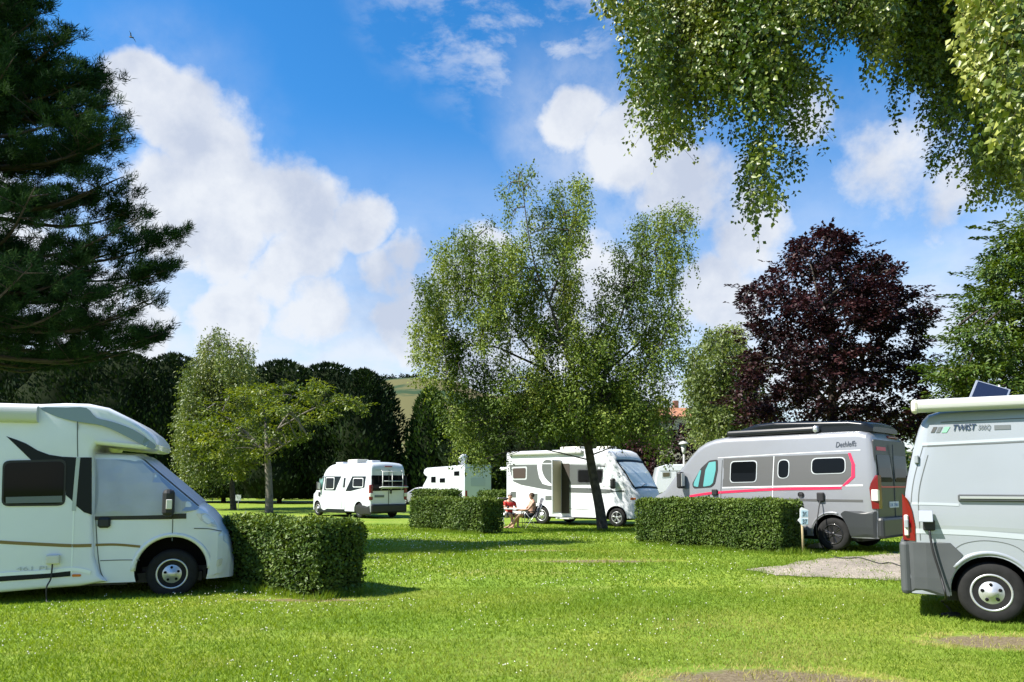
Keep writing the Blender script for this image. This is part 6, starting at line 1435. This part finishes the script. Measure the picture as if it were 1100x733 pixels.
mb = MB(); mb.box((0, 0, .70), (.95, .62, .03), .010); mb.build('table_top', mat('pale_table_top', (.62, .62, .60), .5), tb)
for sx in (-.38, .38):
    for sy in (-.24, .24): mb = MB(); mb.tube([(sx * 1.08, sy * 1.1, 0), (sx * .92, sy, .69)], .014, 6); mb.build('leg', M_ALU, tb)
for (dx, dy, nm, lab, cat_) in ((-.18, .05, 'mug', 'dark mug on the camping table', 'mug'),):
    mb = MB(); mb.lathe([(.036, 0), (.040, .09), (.034, .09), (.031, .01), (.0001, .01)], (0, 0, 0), 'z', 14); mb.tube([(.038, 0, .075), (.065, 0, .06), (.062, 0, .03), (.038, 0, .02)], .006, 5); o = mb.build(nm, M_NAVY); o.location = tp + Vector((dx, dy, .715)); tag(o, lab, cat_)

# ------------------------------------------------------------------ pitch sign
sp = ground(863, 595.5); t = empty('pitch_sign', sp); tag(t, 'white arrow shaped pitch number sign on a wooden stake at the hedge end', 'sign')
Ys = sp.y; mb = MB(); top = at(861.5, 563, Ys) - sp; mb.tube([(0, 0, -.05), (top.x, 0, top.z + .18)], .024, 8); mb.build('stake', mat('pale_wood', (.42, .33, .19), .8, var=.3, scale=20, bump=.3), t)
pl = [at(a, b, Ys) - sp for a, b in [(858.6, 547), (860.5, 545), (867.6, 548), (867.4, 563.6), (861, 565), (858.8, 562), (856.2, 559), (858.6, 556)]]
mb = MB(); n = 8; mb.add([(p.x, -.035, p.z) for p in pl] + [(p.x, -.025, p.z) for p in pl], [tuple(range(n)), tuple(range(n, 2 * n))] + [(i, (i + 1) % n, n + (i + 1) % n, n + i) for i in range(n)]); pn = mb.build('panel', mat('sign_white', (.75, .77, .78), .4), t)
mb = MB()
for (y0, y1) in ((548.2, 555), (557, 563)):
    c = [at(a, b, Ys) - sp for a, b in [(860, y0), (867, y0 + .3), (867, y1), (860, y1 + .3)]]; mb.add([(p.x, -.039, p.z) for p in c] + [(p.x, -.034, p.z) for p in c], [(0, 1, 2, 3), (4, 5, 6, 7), (0, 1, 5, 4), (1, 2, 6, 5), (2, 3, 7, 6), (3, 0, 4, 7)])
mb.build('number_field', mat('pale_blue_field', (.42, .58, .66), .4), pn)
for txt, y in (('36', 554.4), ('37', 562.6)):
    cu = bpy.data.curves.new('lettering', 'FONT'); cu.body = txt; cu.size = .125; cu.extrude = .001; cu.offset = .003; o = bpy.data.objects.new('lettering', cu); C.objects.link(o); bpy.context.view_layer.update()
    me = bpy.data.meshes.new_from_object(o.evaluated_get(bpy.context.evaluated_depsgraph_get())); bpy.data.objects.remove(o); q = at(861.3, y, Ys) - sp
    for v in me.vertices: v.co = (q.x + v.co.x * .75, -.0405 - v.co.z, q.z + v.co.y)
    me.materials.clear(); me.materials.append(M_TXD); o = bpy.data.objects.new('lettering', me); C.objects.link(o); o.parent = pn

# ------------------------------------------------------------------ lamp posts
M_POST = mat('lamp_post_grey', (.42, .43, .42), .5)
def lamp(label, px, top, Y):
    p = gpt(px, Y); h = at(px, top, Y).z - p.z; t = empty('lamp_post', p); tag(t, label, 'lamp post', 'lamp posts on the campsite')
    mb = MB(); mb.tube([(0, 0, -.1), (0, 0, .6), (0, 0, .62), (0, 0, h - .55)], [.06, .06, .042, .036], 10); mb.build('pole', M_POST, t)
    mb = MB(); mb.lathe([(.04, h - .56), (.07, h - .45), (.13, h - .14), (.12, h - .14), (.05, h - .44)], (0, 0, 0), 'z', 18); mb.build('lamp_shade', mat('frosted_shade', (.50, .51, .48), .4), t)
    mb = MB(); mb.lathe([(.20, h - .15), (.20, h - .11), (.14, h - .04), (.0001, h)], (0, 0, 0), 'z', 18); mb.build('cap', M_POST, t)
lamp('slim grey lamp post with a funnel head in front of the white caravan', 735.5, 474, 31.5)
lamp('lamp post with a pale cap seen over the cab of the left motorhome', 166.5, 495.5, 42)
# small notice board by the willow
p = gpt(256, 46.6); t = empty('notice_sign', p); tag(t, 'small white notice on a thin post beside the weeping willow trunk', 'sign'); mb = MB(); mb.tube([(0, 0, -.05), (0, 0, .85)], .02, 6); mb.build('post', M_POST, t); mb = MB(); mb.box((0, -.03, .80), (.34, .02, .36), .006); mb.build('panel', M_WHITE, t)

# ------------------------------------------------------------------ cables
def cable(name, label, pts, r=.011):
    mb = MB(); W = chain(pts, 8); mb.tube(W, r, 6); o = mb.build(name, M_CABLE); tag(o, label, 'cable'); return o
def gp3(px, py, h=.02): g = ground(px, py); return g + Vector((0, 0, h))
e = gp3(1012, 648); K6 = VAN_GREY.M.to_3x3() @ Vector((0, -1, 0)); F6 = VAN_GREY.M.to_3x3() @ Vector((1, 0, 0))
cable('power_cable', 'black mains cable hanging from the pale grey van to the grass by its rear wheel', [INLET_GREY, INLET_GREY + F6 * .03 + K6 * .03 + Vector((0, 0, -.25)), INLET_GREY + F6 * .10 + K6 * .03 + Vector((0, 0, -.55)), INLET_GREY + F6 * .14 + K6 * .02 + Vector((0, 0, -.80)), e, gp3(1019, 655), gp3(1023, 661)], .013)
o = MB(); g = gp3(1024, 663, .03); o.box(g, (.16, .07, .06), .015); o.box(g + Vector((-.10, .01, 0)), (.08, .045, .045), .012); tag(o.build('cable_plug', M_CABLE), 'black cable connector lying on the grass by the rear wheel of the grey van', 'connector')
gl = Vector((INLET_M.x - .02, INLET_M.y - .06, float(gz(0, INLET_M.y)) + .01))
cable('power_cable', 'black mains cable hanging straight down from the inlet of the left motorhome', [INLET_M, INLET_M + Vector((0, -.02, -.2)), INLET_M.lerp(gl, .6) + Vector((-.01, -.03, 0)), gl + Vector((0, 0, .05)), gl + Vector((.05, -.02, 0)), gl + Vector((.25, .1, 0))], .010)
s0 = INLET_SILV
cable('power_cable', 'black mains cable from the silver campervan snaking across the gravel', [s0, s0 + Vector((-.06, -.05, -.2)), Vector((s0.x - .15, s0.y - .12, .62)), gp3(886, 592), gp3(896, 599), gp3(909, 601), gp3(923, 600.5), gp3(933, 603), gp3(945, 606.5), gp3(957, 606), gp3(970, 610), gp3(985, 611)], .012)
# wheel chock
g = gp3(873, 589, 0); mb = MB(); mb.add([(-.2, -.12, 0), (.2, -.12, 0), (-.2, .12, 0), (.2, .12, 0), (.2, -.12, .13), (.2, .12, .13), (.1, -.12, .12), (.1, .12, .12)], [(0, 2, 3, 1), (1, 3, 5, 4), (4, 5, 7, 6), (6, 7, 2, 0), (0, 1, 4, 6), (3, 2, 7, 5)])
o = mb.build('levelling_ramp', M_ALU); o.location = g; o.rotation_euler = (0, 0, R(-46)); tag(o, 'pale levelling ramp on the ground in front of the black rear wheel', 'ramp')

# ------------------------------------------------------------------ house roof beyond, bird
hp = gpt(713, 92); t = empty('house', hp, R(6)); tag(t, 'house with an orange tiled roof seen between the weeping birch and the pale tree', 'house')
hw_, hh = 3.2, at(713, 449, 92).z - hp.z; rt = at(713, 441.5, 92).z - hp.z
mb = MB(); mb.box((0, 0, hh / 2), (2 * hw_, 6, hh)); mb.build('wall', mat('render_wall', (.42, .37, .30), .9, var=.2), t)
mb = MB(); mb.add([(-hw_ - .3, -3.4, hh - .1), (hw_ + .3, -3.4, hh - .1), (hw_ + .3, 0, rt + .4), (-hw_ - .3, 0, rt + .4), (-hw_ - .3, 3.4, hh - .1), (hw_ + .3, 3.4, hh - .1)], [(0, 1, 2, 3), (3, 2, 5, 4), (0, 3, 4), (1, 5, 2), (0, 4, 5, 1)]); rf = mb.build('roof', mat('terracotta_tiles', (.38, .17, .09), .85, var=.4, scale=3), t)
mb = MB(); mb.box((1.8, .2, rt + .7), (.6, .6, 1.2), .02); mb.build('chimney', mat('chimney_brick', (.25, .12, .08), .9, var=.3), rf)
for x in (-1.6, 1.5):
    mb = MB(); mb.box((x, -3.02, hh - 1.6), (1.0, .06, 1.2), .01); f = mb.build('window', M_AWN, t); mb = MB(); mb.box((x, -3.06, hh - 1.6), (.86, .02, 1.06)); mb.build('pane', M_GLASS, f)
b0 = at(140.5, 40, 45); mb = MB(); mb.ell((0, 0, 0), (.16, .05, .05), 10, 6)
for s in (1, -1): mb.add([(.06, 0, .03), (-.06, 0, .03), (-.08, s * .20, .12), (.02, s * .22, .13), (-.10, s * .42, .06)], [(0, 1, 2, 3), (3, 2, 4)])
mb.add([(-.12, .02, 0), (-.12, -.02, 0), (-.26, -.05, .01), (-.26, .05, .01)], [(0, 1, 2, 3)])
o = mb.build('bird', mat('dark_feather', (.04, .04, .045), .8)); o.location = b0; o.rotation_euler = (R(30), R(-20), R(160)); tag(o, 'small dark bird flying against the blue sky beside the pine', 'bird')
